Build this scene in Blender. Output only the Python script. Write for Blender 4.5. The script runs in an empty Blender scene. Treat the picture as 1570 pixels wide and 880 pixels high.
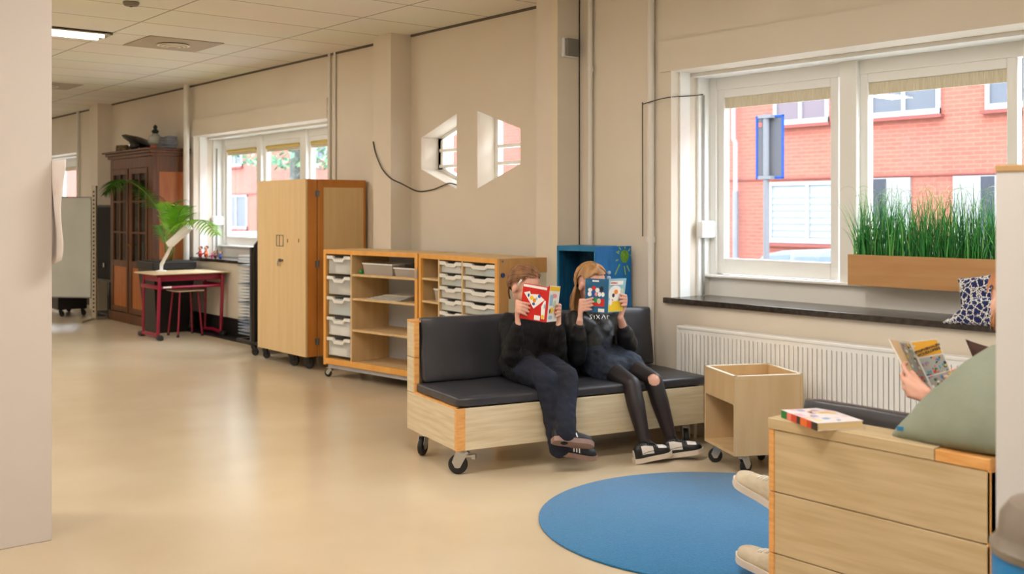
import bpy, bmesh, math, random
from math import sin, cos, pi, radians, sqrt, atan2, hypot
from mathutils import Vector, Matrix, noise
random.seed(7)
scene = bpy.context.scene
COL = scene.collection

# ------------------------------------------------------------------ camera maths (metres; origin on the floor under the camera)
FPX, HOR, CH = 1620.0, 323.0, 1.5
YAW = atan2(.7752, .6317)
CF = (-sin(YAW), cos(YAW)); CR = (cos(YAW), sin(YAW))
def ray(x, y):
    a = (x-785)/FPX; return (CF[0]+CR[0]*a, CF[1]+CR[1]*a, (HOR-y)/FPX)
def atY(x, y, Y):
    q = ray(x, y); t = Y/q[1]; return Vector((q[0]*t, Y, CH+q[2]*t))
def atX(x, y, X):
    q = ray(x, y); t = X/q[0]; return Vector((X, q[1]*t, CH+q[2]*t))
def atZ(x, y, z):
    q = ray(x, y); t = (z-CH)/q[2]; return Vector((q[0]*t, q[1]*t, z))

cam_d = bpy.data.cameras.new('camera'); cam = bpy.data.objects.new('camera', cam_d); COL.objects.link(cam)
cam.location = (0, 0, CH); cam.rotation_euler = (pi/2, 0, YAW)
cam_d.sensor_width = 36; cam_d.lens = 36*FPX/1570; cam_d.shift_y = -(440-HOR)/1570
cam_d.clip_start = .05; cam_d.clip_end = 300
cam_d.dof.use_dof = True; cam_d.dof.focus_distance = 6.2; cam_d.dof.aperture_fstop = 3.2
scene.camera = cam

# ------------------------------------------------------------------ materials
def lin(c):
    c = c/255.0
    return c/12.92 if c <= .04045 else ((c+.055)/1.055)**2.4
def C(r, g, b): return (lin(r), lin(g), lin(b), 1)
MATS = {}
def mat(name, col, rough=.5, metal=0, spec=.5, col2=None, scale=8, stretch=(1, 1, 1), detail=4, bump=0, bscale=40, bstretch=(1,1,1), coat=0, sheen=0, fac=(.35, .65), sss=0):
    if name in MATS: return MATS[name]
    m = bpy.data.materials.new(name); m.use_nodes = True
    nt = m.node_tree; b = nt.nodes['Principled BSDF']
    b.inputs['Base Color'].default_value = col
    b.inputs['Roughness'].default_value = rough; b.inputs['Metallic'].default_value = metal
    b.inputs['Specular IOR Level'].default_value = spec
    b.inputs['Coat Weight'].default_value = coat
    b.inputs['Sheen Weight'].default_value = sheen
    if sss:
        b.inputs['Subsurface Weight'].default_value = sss
        b.inputs['Subsurface Radius'].default_value = (.01, .004, .002)
    tc = nt.nodes.new('ShaderNodeTexCoord')
    if col2:
        mp = nt.nodes.new('ShaderNodeMapping'); mp.inputs['Scale'].default_value = stretch
        n = nt.nodes.new('ShaderNodeTexNoise'); n.inputs['Scale'].default_value = scale; n.inputs['Detail'].default_value = detail
        r = nt.nodes.new('ShaderNodeMapRange'); r.inputs[1].default_value = fac[0]; r.inputs[2].default_value = fac[1]
        mx = nt.nodes.new('ShaderNodeMix'); mx.data_type = 'RGBA'
        mx.inputs[6].default_value = col; mx.inputs[7].default_value = col2
        nt.links.new(tc.outputs['Object'], mp.inputs[0]); nt.links.new(mp.outputs[0], n.inputs['Vector'])
        nt.links.new(n.outputs['Fac'], r.inputs[0]); nt.links.new(r.outputs[0], mx.inputs[0])
        nt.links.new(mx.outputs[2], b.inputs['Base Color'])
    if bump:
        mp = nt.nodes.new('ShaderNodeMapping'); mp.inputs['Scale'].default_value = bstretch
        n = nt.nodes.new('ShaderNodeTexNoise'); n.inputs['Scale'].default_value = bscale; n.inputs['Detail'].default_value = 3
        bp = nt.nodes.new('ShaderNodeBump'); bp.inputs['Strength'].default_value = bump; bp.inputs['Distance'].default_value = .01
        nt.links.new(tc.outputs['Object'], mp.inputs[0]); nt.links.new(mp.outputs[0], n.inputs['Vector'])
        nt.links.new(n.outputs['Fac'], bp.inputs['Height']); nt.links.new(bp.outputs[0], b.inputs['Normal'])
    MATS[name] = m; return m
def emat(name, col, s):
    if name in MATS: return MATS[name]
    m = bpy.data.materials.new(name); m.use_nodes = True
    b = m.node_tree.nodes['Principled BSDF']
    b.inputs['Base Color'].default_value = (.8, .8, .8, 1)
    b.inputs['Emission Color'].default_value = col; b.inputs['Emission Strength'].default_value = s
    MATS[name] = m; return m
def glassmat(name, tint=(1, 1, 1, 1), f=.05, rough=0.0):
    if name in MATS: return MATS[name]
    m = bpy.data.materials.new(name); m.use_nodes = True; nt = m.node_tree
    for n in list(nt.nodes):
        if n.type != 'OUTPUT_MATERIAL': nt.nodes.remove(n)
    out = nt.nodes['Material Output']
    t = nt.nodes.new('ShaderNodeBsdfTransparent'); t.inputs[0].default_value = tint
    g = nt.nodes.new('ShaderNodeBsdfGlossy'); g.inputs['Roughness'].default_value = rough
    mx = nt.nodes.new('ShaderNodeMixShader'); mx.inputs[0].default_value = f
    nt.links.new(t.outputs[0], mx.inputs[1]); nt.links.new(g.outputs[0], mx.inputs[2]); nt.links.new(mx.outputs[0], out.inputs[0])
    MATS[name] = m; return m
def plastic(name, col, alpha):
    m = mat(name, col, .25); m.node_tree.nodes['Principled BSDF'].inputs['Alpha'].default_value = alpha
    return m
def tiled(name, c1, c2, mortar, w, h, ms, axes='XZ', bump=.3, rough=.8, offset=.5):
    if name in MATS: return MATS[name]
    m = bpy.data.materials.new(name); m.use_nodes = True; nt = m.node_tree; b = nt.nodes['Principled BSDF']
    tc = nt.nodes.new('ShaderNodeTexCoord'); sp = nt.nodes.new('ShaderNodeSeparateXYZ'); cb = nt.nodes.new('ShaderNodeCombineXYZ')
    nt.links.new(tc.outputs['Object'], sp.inputs[0])
    nt.links.new(sp.outputs['XYZ'.index(axes[0])], cb.inputs[0]); nt.links.new(sp.outputs['XYZ'.index(axes[1])], cb.inputs[1])
    br = nt.nodes.new('ShaderNodeTexBrick'); br.offset = offset
    br.inputs['Color1'].default_value = c1; br.inputs['Color2'].default_value = c2; br.inputs['Mortar'].default_value = mortar
    br.inputs['Scale'].default_value = 1; br.inputs['Brick Width'].default_value = w; br.inputs['Row Height'].default_value = h
    br.inputs['Mortar Size'].default_value = ms; br.inputs['Mortar Smooth'].default_value = .2
    nt.links.new(cb.outputs[0], br.inputs['Vector'])
    n = nt.nodes.new('ShaderNodeTexNoise'); n.inputs['Scale'].default_value = .8
    nt.links.new(tc.outputs['Object'], n.inputs['Vector'])
    mx = nt.nodes.new('ShaderNodeMix'); mx.data_type = 'RGBA'; mx.blend_type = 'MULTIPLY'; mx.inputs[0].default_value = .18
    nt.links.new(br.outputs['Color'], mx.inputs[6]); nt.links.new(n.outputs['Color'], mx.inputs[7])
    nt.links.new(mx.outputs[2], b.inputs['Base Color']); b.inputs['Roughness'].default_value = rough
    bp = nt.nodes.new('ShaderNodeBump'); bp.inputs['Strength'].default_value = bump; bp.inputs['Distance'].default_value = .01; bp.invert = True
    nt.links.new(br.outputs['Fac'], bp.inputs['Height']); nt.links.new(bp.outputs[0], b.inputs['Normal'])
    MATS[name] = m; return m
def voro(name, ca, cb_, cc, scale):
    if name in MATS: return MATS[name]
    m = bpy.data.materials.new(name); m.use_nodes = True; nt = m.node_tree; b = nt.nodes['Principled BSDF']
    tc = nt.nodes.new('ShaderNodeTexCoord'); v = nt.nodes.new('ShaderNodeTexVoronoi'); v.feature = 'DISTANCE_TO_EDGE'; v.inputs['Scale'].default_value = scale
    n = nt.nodes.new('ShaderNodeTexNoise'); n.inputs['Scale'].default_value = scale*1.1
    ad = nt.nodes.new('ShaderNodeMix'); ad.data_type = 'RGBA'; ad.blend_type = 'ADD'; ad.inputs[0].default_value = .025
    nt.links.new(tc.outputs['Object'], ad.inputs[6]); nt.links.new(n.outputs['Color'], ad.inputs[7]); nt.links.new(ad.outputs[2], v.inputs['Vector'])
    r = nt.nodes.new('ShaderNodeValToRGB'); e = r.color_ramp.elements
    r.color_ramp.interpolation = 'CONSTANT'
    e[0].color = cb_; e[0].position = 0; e[1].color = ca; e[1].position = .075
    x = e.new(.3); x.color = cc
    nt.links.new(v.outputs['Distance'], r.inputs[0]); nt.links.new(r.outputs[0], b.inputs['Base Color']); b.inputs['Roughness'].default_value = .85
    MATS[name] = m; return m

# ------------------------------------------------------------------ mesh building
def frame(d, up=Vector((0, 0, 1))):
    d = Vector(d).normalized()
    s = d.cross(up)
    if s.length < 1e-4: s = d.cross(Vector((0, 1, 0)))
    s.normalize(); return s, s.cross(d)
class MB:
    def __init__(self): self.bm = bmesh.new(); self.mats = []; self.cur = 0
    def use(self, m):
        if m not in self.mats: self.mats.append(m)
        self.cur = self.mats.index(m); return self
    def face(self, vs):
        try: f = self.bm.faces.new(vs); f.material_index = self.cur; return f
        except ValueError: return None
    def poly(self, pts): return self.face([self.bm.verts.new(p) for p in pts])
    def hexa(self, p):   # 8 points: bottom ring 0-3, top ring 4-7
        v = [self.bm.verts.new(q) for q in p]
        for f in ((3, 2, 1, 0), (4, 5, 6, 7), (0, 1, 5, 4), (1, 2, 6, 5), (2, 3, 7, 6), (3, 0, 4, 7)): self.face([v[i] for i in f])
    def box(self, x0, x1, y0, y1, z0, z1, m=None):
        p = [Vector(q) for q in ((x0, y0, z0), (x1, y0, z0), (x1, y1, z0), (x0, y1, z0), (x0, y0, z1), (x1, y0, z1), (x1, y1, z1), (x0, y1, z1))]
        if m is not None: p = [m @ q for q in p]
        self.hexa(p); return self
    def bbox(self, x0, x1, y0, y1, z0, z1, r=.004, m=None, seg=2):   # bevelled box
        b = bmesh.new(); t = MB(); t.bm = b; t.cur = self.cur
        t.box(x0, x1, y0, y1, z0, z1)
        bmesh.ops.bevel(b, geom=list(b.edges), offset=r, segments=seg, profile=.5, affect='EDGES')
        self.merge(b, m); return self
    def merge(self, b, m=None):
        mp = {}
        for v in b.verts: mp[v] = self.bm.verts.new(m @ v.co if m is not None else v.co)
        for f in b.faces:
            g = self.face([mp[v] for v in f.verts])
            if g: g.material_index = self.cur
        b.free()
    def prism(self, pts, off):   # polygon extruded by vector off
        off = Vector(off); a = [self.bm.verts.new(p) for p in pts]; b = [self.bm.verts.new(Vector(p)+off) for p in pts]
        self.face(a[::-1]); self.face(b)
        n = len(a)
        for i in range(n): self.face([a[i], a[(i+1) % n], b[(i+1) % n], b[i]])
        return self
    def ring(self, c, s, t, r, n, rt=None):
        rt = rt or r
        return [self.bm.verts.new(c+s*(r*cos(2*pi*i/n))+t*(rt*sin(2*pi*i/n))) for i in range(n)]
    def tube(self, pts, r, n=8, cap=True, rt=None):
        pts = [Vector(p) for p in pts]
        rs = r if isinstance(r, (list, tuple)) else [r]*len(pts)
        rings = []; up = Vector((0, 0, 1)); ps = None
        for i, p in enumerate(pts):
            d = (pts[min(i+1, len(pts)-1)]-pts[max(i-1, 0)])
            if d.length < 1e-9: d = Vector((0, 0, 1))
            d.normalize()
            if ps is None: s, t = frame(d)
            else:
                s = ps-d*ps.dot(d)
                if s.length < 1e-5: s, t = frame(d)
                s.normalize(); t = s.cross(d)
            ps = s
            rings.append(self.ring(p, s, t, rs[i], n, (rs[i]*rt if rt else None)))
        for a, b in zip(rings, rings[1:]):
            for i in range(n): self.face([a[i], a[(i+1) % n], b[(i+1) % n], b[i]])
        if cap: self.face(rings[0][::-1]); self.face(rings[-1])
        return self
    def cyl(self, p0, p1, r, r1=None, n=20): return self.tube([p0, p1], [r, r1 if r1 is not None else r], n)
    def lathe(self, c, prof, n=32, axis=Vector((0, 0, 1))):   # prof: (r, h)
        c = Vector(c); s, t = frame(axis, Vector((0, 1, 0)) if abs(axis.z) > .9 else Vector((0, 0, 1)))
        rings = [self.ring(c+axis*h, s, t, max(r, 1e-4), n) for r, h in prof]
        for a, b in zip(rings, rings[1:]):
            for i in range(n): self.face([a[i], a[(i+1) % n], b[(i+1) % n], b[i]])
        self.face(rings[0][::-1]); self.face(rings[-1]); return self
    def ell(self, c, r, m=None, u=16, v=10):
        b = bmesh.new(); bmesh.ops.create_uvsphere(b, u_segments=u, v_segments=v, radius=1)
        if not isinstance(r, (tuple, list)): r = (r, r, r)
        T = Matrix.Translation(Vector(c)) @ (m if m is not None else Matrix.Identity(4)) @ Matrix.Diagonal((r[0], r[1], r[2], 1))
        self.merge(b, T); return self
    def caps(self, chain, n=14):  # [(p, r), ...] tapered capsules
        for (p, r), (q, s) in zip(chain, chain[1:]):
            self.tube([p, q], [r, s], n)
        for p, r in chain: self.ell(p, r, u=n, v=8)
        return self
    def rbox(self, x0, x1, y0, y1, z0, z1, r, n=10, m=None, puff=0, nz=0, seed=0):  # rounded, gridded cushion
        b = bmesh.new(); bmesh.ops.create_cube(b, size=2)
        bmesh.ops.subdivide_edges(b, edges=list(b.edges), cuts=n, use_grid_fill=True)
        c = Vector(((x0+x1)/2, (y0+y1)/2, (z0+z1)/2)); h = Vector(((x1-x0)/2, (y1-y0)/2, (z1-z0)/2))
        for v in b.verts:
            p = Vector((v.co.x*h.x, v.co.y*h.y, v.co.z*h.z))
            q = Vector([max(-h[i]+r, min(h[i]-r, p[i])) for i in range(3)])
            d = p-q
            if d.length > 1e-9: p = q+d.normalized()*min(r, d.length if d.length < r else r)
            f = Vector(v.co)
            if puff:
                k = min(range(3), key=lambda i: h[i]); o = [i for i in range(3) if i != k]
                p[k] *= 1+puff*(1-f[o[0]]**4)*(1-f[o[1]]**4)
            if nz:
                w = noise.noise_vector((p+c)*7+Vector((seed, 0, 0)))*nz; p += w
            v.co = c+p
        self.merge(b, m); return self
    def grid(self, fn, nu, nv, flip=False):
        vs = [[self.bm.verts.new(fn(i/nu, j/nv)) for j in range(nv+1)] for i in range(nu+1)]
        for i in range(nu):
            for j in range(nv):
                q = [vs[i][j], vs[i+1][j], vs[i+1][j+1], vs[i][j+1]]
                self.face(q[::-1] if flip else q)
        return self
    def build(self, name, m=None, parent=None, smooth=False, world=False, fix=True, vox=0, sm=0):
        bm = self.bm
        if fix: bmesh.ops.recalc_face_normals(bm, faces=list(bm.faces))
        if world and parent is not None:
            bm.transform(mw(parent).inverted())
        me = bpy.data.meshes.new(name); bm.to_mesh(me); bm.free()
        for k in (self.mats if self.mats else [m]): me.materials.append(k)
        o = bpy.data.objects.new(name, me); COL.objects.link(o)
        if parent is not None: o.parent = parent
        if vox: remesh(o, vox, sm)
        if smooth:
            for p in o.data.polygons: p.use_smooth = True
            if smooth == 'auto': sharp(o)
        return o
def sharp(o, ang=.6):
    me = o.data; b = bmesh.new(); b.from_mesh(me)
    for e in b.edges:
        if len(e.link_faces) == 2 and e.calc_face_angle(0) > ang: e.smooth = False
    b.to_mesh(me); b.free()
def remesh(o, vox, sm):
    md = o.modifiers.new('r', 'REMESH'); md.mode = 'VOXEL'; md.voxel_size = vox
    if sm: s = o.modifiers.new('s', 'SMOOTH'); s.factor = .6; s.iterations = sm
    par = o.parent; o.parent = None
    ts = bpy.data.scenes.new('work'); ts.collection.objects.link(o)
    vl = ts.view_layers[0]; vl.update(); dg = vl.depsgraph; ev = o.evaluated_get(dg)
    me = bpy.data.meshes.new_from_object(ev)
    ts.collection.objects.unlink(o); bpy.data.scenes.remove(ts)
    mats = list(o.data.materials); o.modifiers.clear(); old = o.data; o.data = me
    me.materials.clear()
    for k in mats: me.materials.append(k)
    bpy.data.meshes.remove(old); o.parent = par
def mw(o):
    b = Matrix.LocRotScale(o.location, o.rotation_euler, o.scale)
    return mw(o.parent) @ b if o.parent else b
def tag(o, label=None, cat=None, group=None, kind=None):
    if label: o['label'] = label
    if cat: o['category'] = cat
    if group: o['group'] = group
    if kind: o['kind'] = kind
    return o
def thing(name, label, cat, loc=(0, 0, 0), rz=0, group=None):
    o = bpy.data.objects.new(name, None); COL.objects.link(o); o.empty_display_size = .1
    o.location = loc; o.rotation_euler = (0, 0, rz); return tag(o, label, cat, group)
def struct(o): o['kind'] = 'structure'; return o
def copy_tree(o, parent=None):
    c = o.copy(); COL.objects.link(c); c.parent = parent
    for ch in list(o.children): copy_tree(ch, c)
    return c
def text_mesh(name, s, size, m, M, parent=None, ext=.0006, bold=0, sx=1):
    cu = bpy.data.curves.new(name, 'FONT'); cu.body = s; cu.size = size; cu.extrude = ext; cu.offset = bold
    cu.align_x = 'CENTER'; cu.align_y = 'CENTER'
    o = bpy.data.objects.new(name, cu); COL.objects.link(o)
    COL.objects.unlink(o); ts = bpy.data.scenes.new('work'); ts.collection.objects.link(o)
    ts.view_layers[0].update(); me = bpy.data.meshes.new_from_object(o.evaluated_get(ts.view_layers[0].depsgraph))
    bpy.data.objects.remove(o); bpy.data.scenes.remove(ts)
    me.transform(Matrix.Diagonal((sx, 1, 1, 1))); me.transform(M)
    if parent is not None: me.transform(mw(parent).inverted())
    me.materials.clear(); me.materials.append(m)
    o = bpy.data.objects.new(name, me); COL.objects.link(o)
    if parent is not None: o.parent = parent
    return o

# palette
wall_m = mat('wall_paint', C(227, 218, 203), .75, col2=C(221, 211, 195), scale=1.2, bump=.05, bscale=60)
wallw_m = mat('white_paint', C(240, 240, 236), .45, bump=.03, bscale=90)
pipe_m = mat('pipe_paint', C(226, 222, 214), .4)
pine = mat('whitewashed_pine', C(220, 206, 176), .55, col2=C(204, 186, 150), scale=3, stretch=(1, 14, 14), bump=.08, bscale=30, bstretch=(1, 12, 12))
pine_y = mat('whitewashed_pine_y', C(220, 206, 176), .55, col2=C(204, 186, 150), scale=3, stretch=(14, 1, 14), bump=.08, bscale=30, bstretch=(12, 1, 12))
pine_dk = mat('darker_pine', C(204, 184, 148), .55, col2=C(188, 166, 126), scale=3, stretch=(1, 14, 14), bump=.08, bscale=30, bstretch=(1, 12, 12))  # pine in a darker tone, for the armchair boards
pine_edge = mat('orange_pine_edge', C(232, 176, 108), .5, col2=C(216, 154, 84), scale=10, stretch=(1, 1, 6))
beech = mat('beech_edge', C(236, 176, 92), .45, col2=C(226, 162, 76), scale=4, stretch=(3, 3, .5))
beech_d = mat('beech_door_edge', C(196, 130, 56), .45, col2=C(182, 116, 46), scale=4, stretch=(3, 3, .5))
lam = mat('maple_laminate', C(220, 192, 144), .5, col2=C(214, 184, 134), scale=2, stretch=(9, 9, .6))
lam_in = mat('maple_interior', C(218, 188, 140), .55, col2=C(208, 176, 126), scale=2, stretch=(9, 9, .6))
ply = mat('birch_plywood', C(214, 184, 140), .45, col2=C(204, 172, 126), scale=2.2, stretch=(5, 5, .7))
black = mat('black_paint', C(26, 26, 28), .4)
black_m = mat('black_metal', C(24, 24, 26), .35, .3)
rubber = mat('black_rubber', C(28, 28, 28), .6)
steel = mat('zinc_steel', C(190, 192, 194), .28, .85)
grey_m = mat('grey_metal', C(120, 120, 120), .4, .6)
vinyl = mat('charcoal_vinyl', C(56, 56, 62), .38, spec=.5, col2=C(50, 50, 56), scale=5, bump=.5, bscale=7)
white_p = mat('white_plastic', C(236, 236, 234), .35)
paper = mat('paper', C(238, 236, 228), .7)
# ------------------------------------------------------------------ the room
W, WO, CZ = 5.42, 5.90, 3.115      # inner and outer face of the window wall, ceiling height
XL, XR, YB = -22.0, 2.6, -3.4
floor_m = mat('linoleum', C(211, 195, 168), .22, spec=.6, col2=C(203, 185, 156), scale=1.1, detail=6, bump=.02, bscale=3)
b = MB(); b.box(XL-.3, XR+.3, YB-.3, WO, -.12, 0); struct(b.build('floor', floor_m))
ceil_m = tiled('ceiling_tiles', C(236, 230, 216), C(233, 226, 212), C(168, 158, 140), .69, 1.37, .009, 'XY', bump=.15, rough=.9, offset=0)
# tile joints fall on X = -8.33 + .69k and Y = 4.62 - 1.37k: shift the object so its own origin lies on a joint
b = MB(); b.box(XL-.3+8.33, XR+.3+8.33, YB-.3-4.62, W-4.62, 0, .1); o = b.build('ceiling', ceil_m); o.location = (-8.33, 4.62, CZ); struct(o)
b = MB(); b.box(XL-.3, XL, YB, WO, 0, CZ); struct(b.build('wall_left', wall_m))
b = MB(); b.box(XR, XR+.3, YB, WO, 0, CZ); struct(b.build('wall_right', wall_m))
b = MB(); b.box(XL-.3, XR+.3, YB-.3, YB, 0, CZ); struct(b.build('wall_back', wall_m))

bays = [-21.37, -13.15, -4.925]; BW = 3.48; Z0, Z1 = .868, 2.455
HX = (-8.12, -6.09)
b = MB()
xs = [XL-.3]
for x in bays: xs += [x, x+BW]
xs.append(XR+.3)
for i in range(0, len(xs), 2):
    x0, x1 = xs[i], xs[i+1]
    if x0 < HX[0] < x1:
        b.box(x0, HX[0], W, WO, 0, CZ); b.box(HX[1], x1, W, WO, 0, CZ)
    else: b.box(x0, x1, W, WO, 0, CZ)
for x in bays:
    b.box(x, x+BW, W, WO, Z1, CZ); b.box(x, x+BW, W, WO, 0, Z0-.001)
# the hexagon section
zl, zh, cl, ch_ = 1.877, 2.16, 1.688, 2.343
hl, hr, ml, mr = -7.955, -6.544, -7.41, -7.115
b.box(HX[0], HX[1], W, WO-.22, 0, cl); b.box(HX[0], HX[1], W, WO-.22, ch_, CZ)
b.box(HX[0], hl, W, WO-.22, cl, ch_); b.box(hr, HX[1], W, WO-.22, cl, ch_); b.box(ml, mr, W, WO-.22, cl, ch_)
for (xa, xb) in ((hl, ml), (hr, mr)):
    b.prism([(xa, W, cl), (xb, W, cl), (xa, W, zl)], (0, WO-.22-W, 0))
    b.prism([(xa, W, ch_), (xb, W, ch_), (xa, W, zh)], (0, WO-.22-W, 0))
struct(b.build('wall_window', wall_m))
# hexagon windows: a white frame with two glazing bars each
YH = WO-.22
def hexwin(n, xa, xb):
    pts = [Vector((xa, 0, zl)), Vector((xa, 0, zh)), Vector((xb, 0, ch_)), Vector((xb, 0, cl))]
    c = sum(pts, Vector())/4
    r = thing('window_%d' % n, None, None, (0, YH-.07, 0)); struct(r)
    b = MB()
    ins = [c+(p-c)*.86 for p in pts]
    for i in range(4):
        j = (i+1) % 4; b.prism([pts[i], pts[j], ins[j], ins[i]], (0, .055, 0))
    for z in (1.905, 2.05):
        b.box(min(xa, xb)+.02, max(xa, xb)-.02, -.005, .05, z-.014, z+.014)
    xm = xa+(xb-xa)*.13
    b.box(min(xa, xm), max(xa, xm), .0, .055, zl, zh)
    b.build('window_frame', wallw_m, r)
    b = MB(); b.prism([p+Vector((0, .03, 0)) for p in pts], (0, .004, 0)); b.build('glass', glassmat('window_glass'), r)
hexwin(4, hl, ml); hexwin(5, hr, mr)
# columns
def column(x0, x1, y0=5.2):
    b = MB(); b.box(x0, x1, y0, W+.01, 0, CZ); return struct(b.build('wall_column', wall_m))
column(-8.42, -8.12); 
o = column(-6.09, -5.845); column(-16.62, -16.235)
b = MB(); b.box(-5.845, -5.841, 5.41, W+.005, 0, CZ); struct(b.build('trim_7', mat('dark_gap', C(70, 66, 62), .8)))
b = MB(); b.box(-5.90, -5.838, 5.19, 5.2, 0, CZ); struct(b.build('trim_8', mat('cream_strip', C(226, 214, 190), .5)))
# thin dark strips, painting in the shadow line where wall meets ceiling
shadow_line_m = mat('painted_shadow_line', C(96, 88, 78), .8)
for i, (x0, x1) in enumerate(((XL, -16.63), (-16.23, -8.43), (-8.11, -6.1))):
    b = MB(); b.box(x0, x1, W-.014, W+.001, CZ-.02, CZ); struct(b.build('trim_%d' % (i+1), shadow_line_m))
# raised header casing above each bay
for i, x in enumerate(bays):
    b = MB(); b.box(x-.09, x+BW+.02, W-.02, W+.001, Z1, 2.665); struct(b.build('trim_%d' % (i+4), wall_m))
# black plinths
plm = mat('black_plinth', C(22, 21, 20), .5)
b = MB(); b.box(-13.1, -9.9, W-.02, W+.001, 0, .21); struct(b.build('baseboard_left', plm))
b = MB(); b.box(-22, -16.62, W-.02, W+.001, 0, .21); struct(b.build('baseboard_far', plm))
b = MB(); b.box(-13.1, -10.6, 5.18, W-.02, 0, .004); struct(b.build('floor_border', plm))
# windows
blind_m = mat('beige_slats', C(228, 220, 196), .6, col2=C(204, 194, 166), scale=60, stretch=(6, 6, .2))
gold_m = mat('gold_roller', C(206, 176, 84), .5)
def bay(n, x0):
    stone = mat('black_stone', C(40, 36, 34), .22, col2=C(66, 58, 52), scale=26, detail=6)
    b = MB(); b.bbox(x0-.045, x0+BW+.045, 5.385, 5.80, .868, .905, .003); s = struct(b.build('window_%d_sill' % n, stone))
    s.name = 'trim_%d' % (20+n)
    r = thing('window_%d' % n, None, None, (x0, 0, 0)); struct(r)
    Yf = 5.84
    # riser under the frame, ledge
    b = MB(); b.box(0, BW, 5.80, WO, .868, 1.035); b.build('riser', wallw_m, r)
    b = MB(); b.bbox(0, BW, 5.745, 5.90, 1.035, 1.052, .004); b.build('window_ledge', wallw_m, r)
    # jamb lining with two steps, soffit lining
    b = MB()
    b.box(-.001, .012, 5.50, 5.60, .905, Z1); b.box(-.001, .02, 5.68, 5.84, .905, Z1)
    b.box(BW-.012, BW+.001, 5.50, 5.60, .905, Z1); b.box(0, BW, 5.62, 5.84, Z1-.025, Z1)
    b.build('window_lining', wallw_m, r)
    b = MB()
    # posts
    cw = 1.1125
    for k in (1, 2): b.bbox(k*cw+.035+(k-1)*.03-.06, k*cw+.035+(k-1)*.03+.06, 5.775, 5.89, 1.04, Z1, .004)
    b.bbox(0, .075, 5.80, 5.89, 1.04, Z1, .004); b.bbox(BW-.075, BW, 5.80, 5.89, 1.04, Z1, .004)
    b.bbox(0, BW, 5.81, 5.89, 2.345, Z1, .004)
    b.build('window_frame', wallw_m, r)
    for k in range(3):
        g0 = .131+k*1.128; g1 = g0+.86; gz0, gz1 = 1.168, 2.29
        b = MB(); fw = .058
        b.bbox(g0-fw, g0, 5.82, 5.88, gz0-.11, gz1+.06, .005); b.bbox(g1, g1+fw, 5.82, 5.88, gz0-.11, gz1+.06, .005)
        b.bbox(g0, g1, 5.82, 5.88, gz0-.11, gz0, .005); b.bbox(g0, g1, 5.82, 5.88, gz1, gz1+.06, .005)
        sh = b.build('sash', wallw_m, r)
        b = MB(); b.box(g0, g1, 5.85, 5.856, gz0, gz1); b.build('glass', glassmat('window_glass'), sh)
        b = MB()
        if n == 2: b.cyl((g0+.005, 5.825, gz1-.02), (g1-.005, 5.825, gz1-.02), .018, n=12); b.build('blind_roller', gold_m, sh)
        b = MB(); b.box(g0, g1, 5.838, 5.845, gz1-.075, gz1+.0); b.build('blind_slats', blind_m, sh)
    return r
for i, x in enumerate(bays): bay((1, 2, 3)[i], x)
# strap winder boxes on the jambs
def winder(x0, label, lx):
    r = thing('blind_winder', label, 'blind winder', (x0, 0, 0), 0, 'blind winders on the window jambs')
    b = MB(); b.bbox(.02, .075, 5.655, 5.80, 1.31, 1.43, .012); b.build('housing', white_p, r)
    b = MB(); b.box(.03, .034, 5.715, 5.73, 1.42, 2.31); b.build('strap', mat('grey_strap', C(150, 148, 142), .8), r)
    b = MB(); b.box(.03, .034, 5.715, 5.73, .91, 1.32); b.build('strap', mat('grey_strap', C(150, 148, 142), .8), r)
winder(-4.925, 'white blind strap winder box beside the large near window', 0)
winder(-13.15, 'white blind strap winder box at the left edge of the far window', 0)

# ------------------------------------------------------------------ pipes, cables, small wall fittings
def vpipe(name, label, x, y, r, z0, z1, extra=None, group=None):
    b = MB(); b.cyl((x, y, z0), (x, y, z1), r, n=14)
    for z in (extra or []): b.cyl((x, y, z-.02), (x, y, z+.02), r*1.35, n=14)
    return tag(b.build(name, pipe_m, smooth='auto'), label, 'pipe', group)
vpipe('heating_pipe', 'thick white vertical pipe left of the far window', -13.16, 5.33, .038, 0, CZ-.001, [.55])
vpipe('heating_pipe', 'slim white pipe right of the far window, with a joint halfway', -9.60, 5.403, .016, .0, CZ-.001, [2.55, 3.0])
vpipe('heating_pipe', 'slim white pipe running close beside another, above the tall cabinet', -9.49, 5.404, .014, .0, CZ-.001, [2.4])
vpipe('heating_pipe', 'white vertical pipe on the wall just right of the grey sensor', -5.70, 5.39, .02, 0, CZ-.001, [2.55])
vpipe('heating_pipe', 'white vertical pipe between the seated readers and the large window', -5.085, 5.388, .026, 0, CZ-.001, [1.30])
vpipe('heating_pipe', 'thin white pipe in the far corner above the whiteboard', -17.78, 5.38, .022, 0, CZ-.001, [2.6])
def cable(name, label, pts, r=.004, m=None, n=10):
    P = [Vector(p) for p in pts]; out = []
    for i in range(len(P)-1):
        a, b_, c, d = P[max(i-1, 0)], P[i], P[i+1], P[min(i+2, len(P)-1)]
        for k in range(n):
            t = k/n; out.append(.5*((2*b_)+(c-a)*t+(2*a-5*b_+4*c-d)*t*t+(3*b_-a-3*c+d)*t**3))
    out.append(P[-1]); b = MB(); b.tube(out, r, 6)
    return tag(b.build(name, m or mat('dark_cable', C(58, 52, 46), .5), smooth=True), label, 'cable')
cable('hanging_cable', 'loose dark cable drooping from the column to the hexagonal window',
      [atY(572, 217, 5.19), atY(575, 232, 5.19), atY(580, 246, 5.185), atY(588, 262, 5.185), atY(600, 274, 5.185), Vector((-8.05, 5.27, 1.745)), atY(640, 293, 5.405), atY(662, 291, 5.405), atY(678, 285, 5.405), atY(690, 281, 5.41), Vector((-7.44, 5.50, 1.712)), Vector((-7.43, 5.60, 1.71))], .006)
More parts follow.
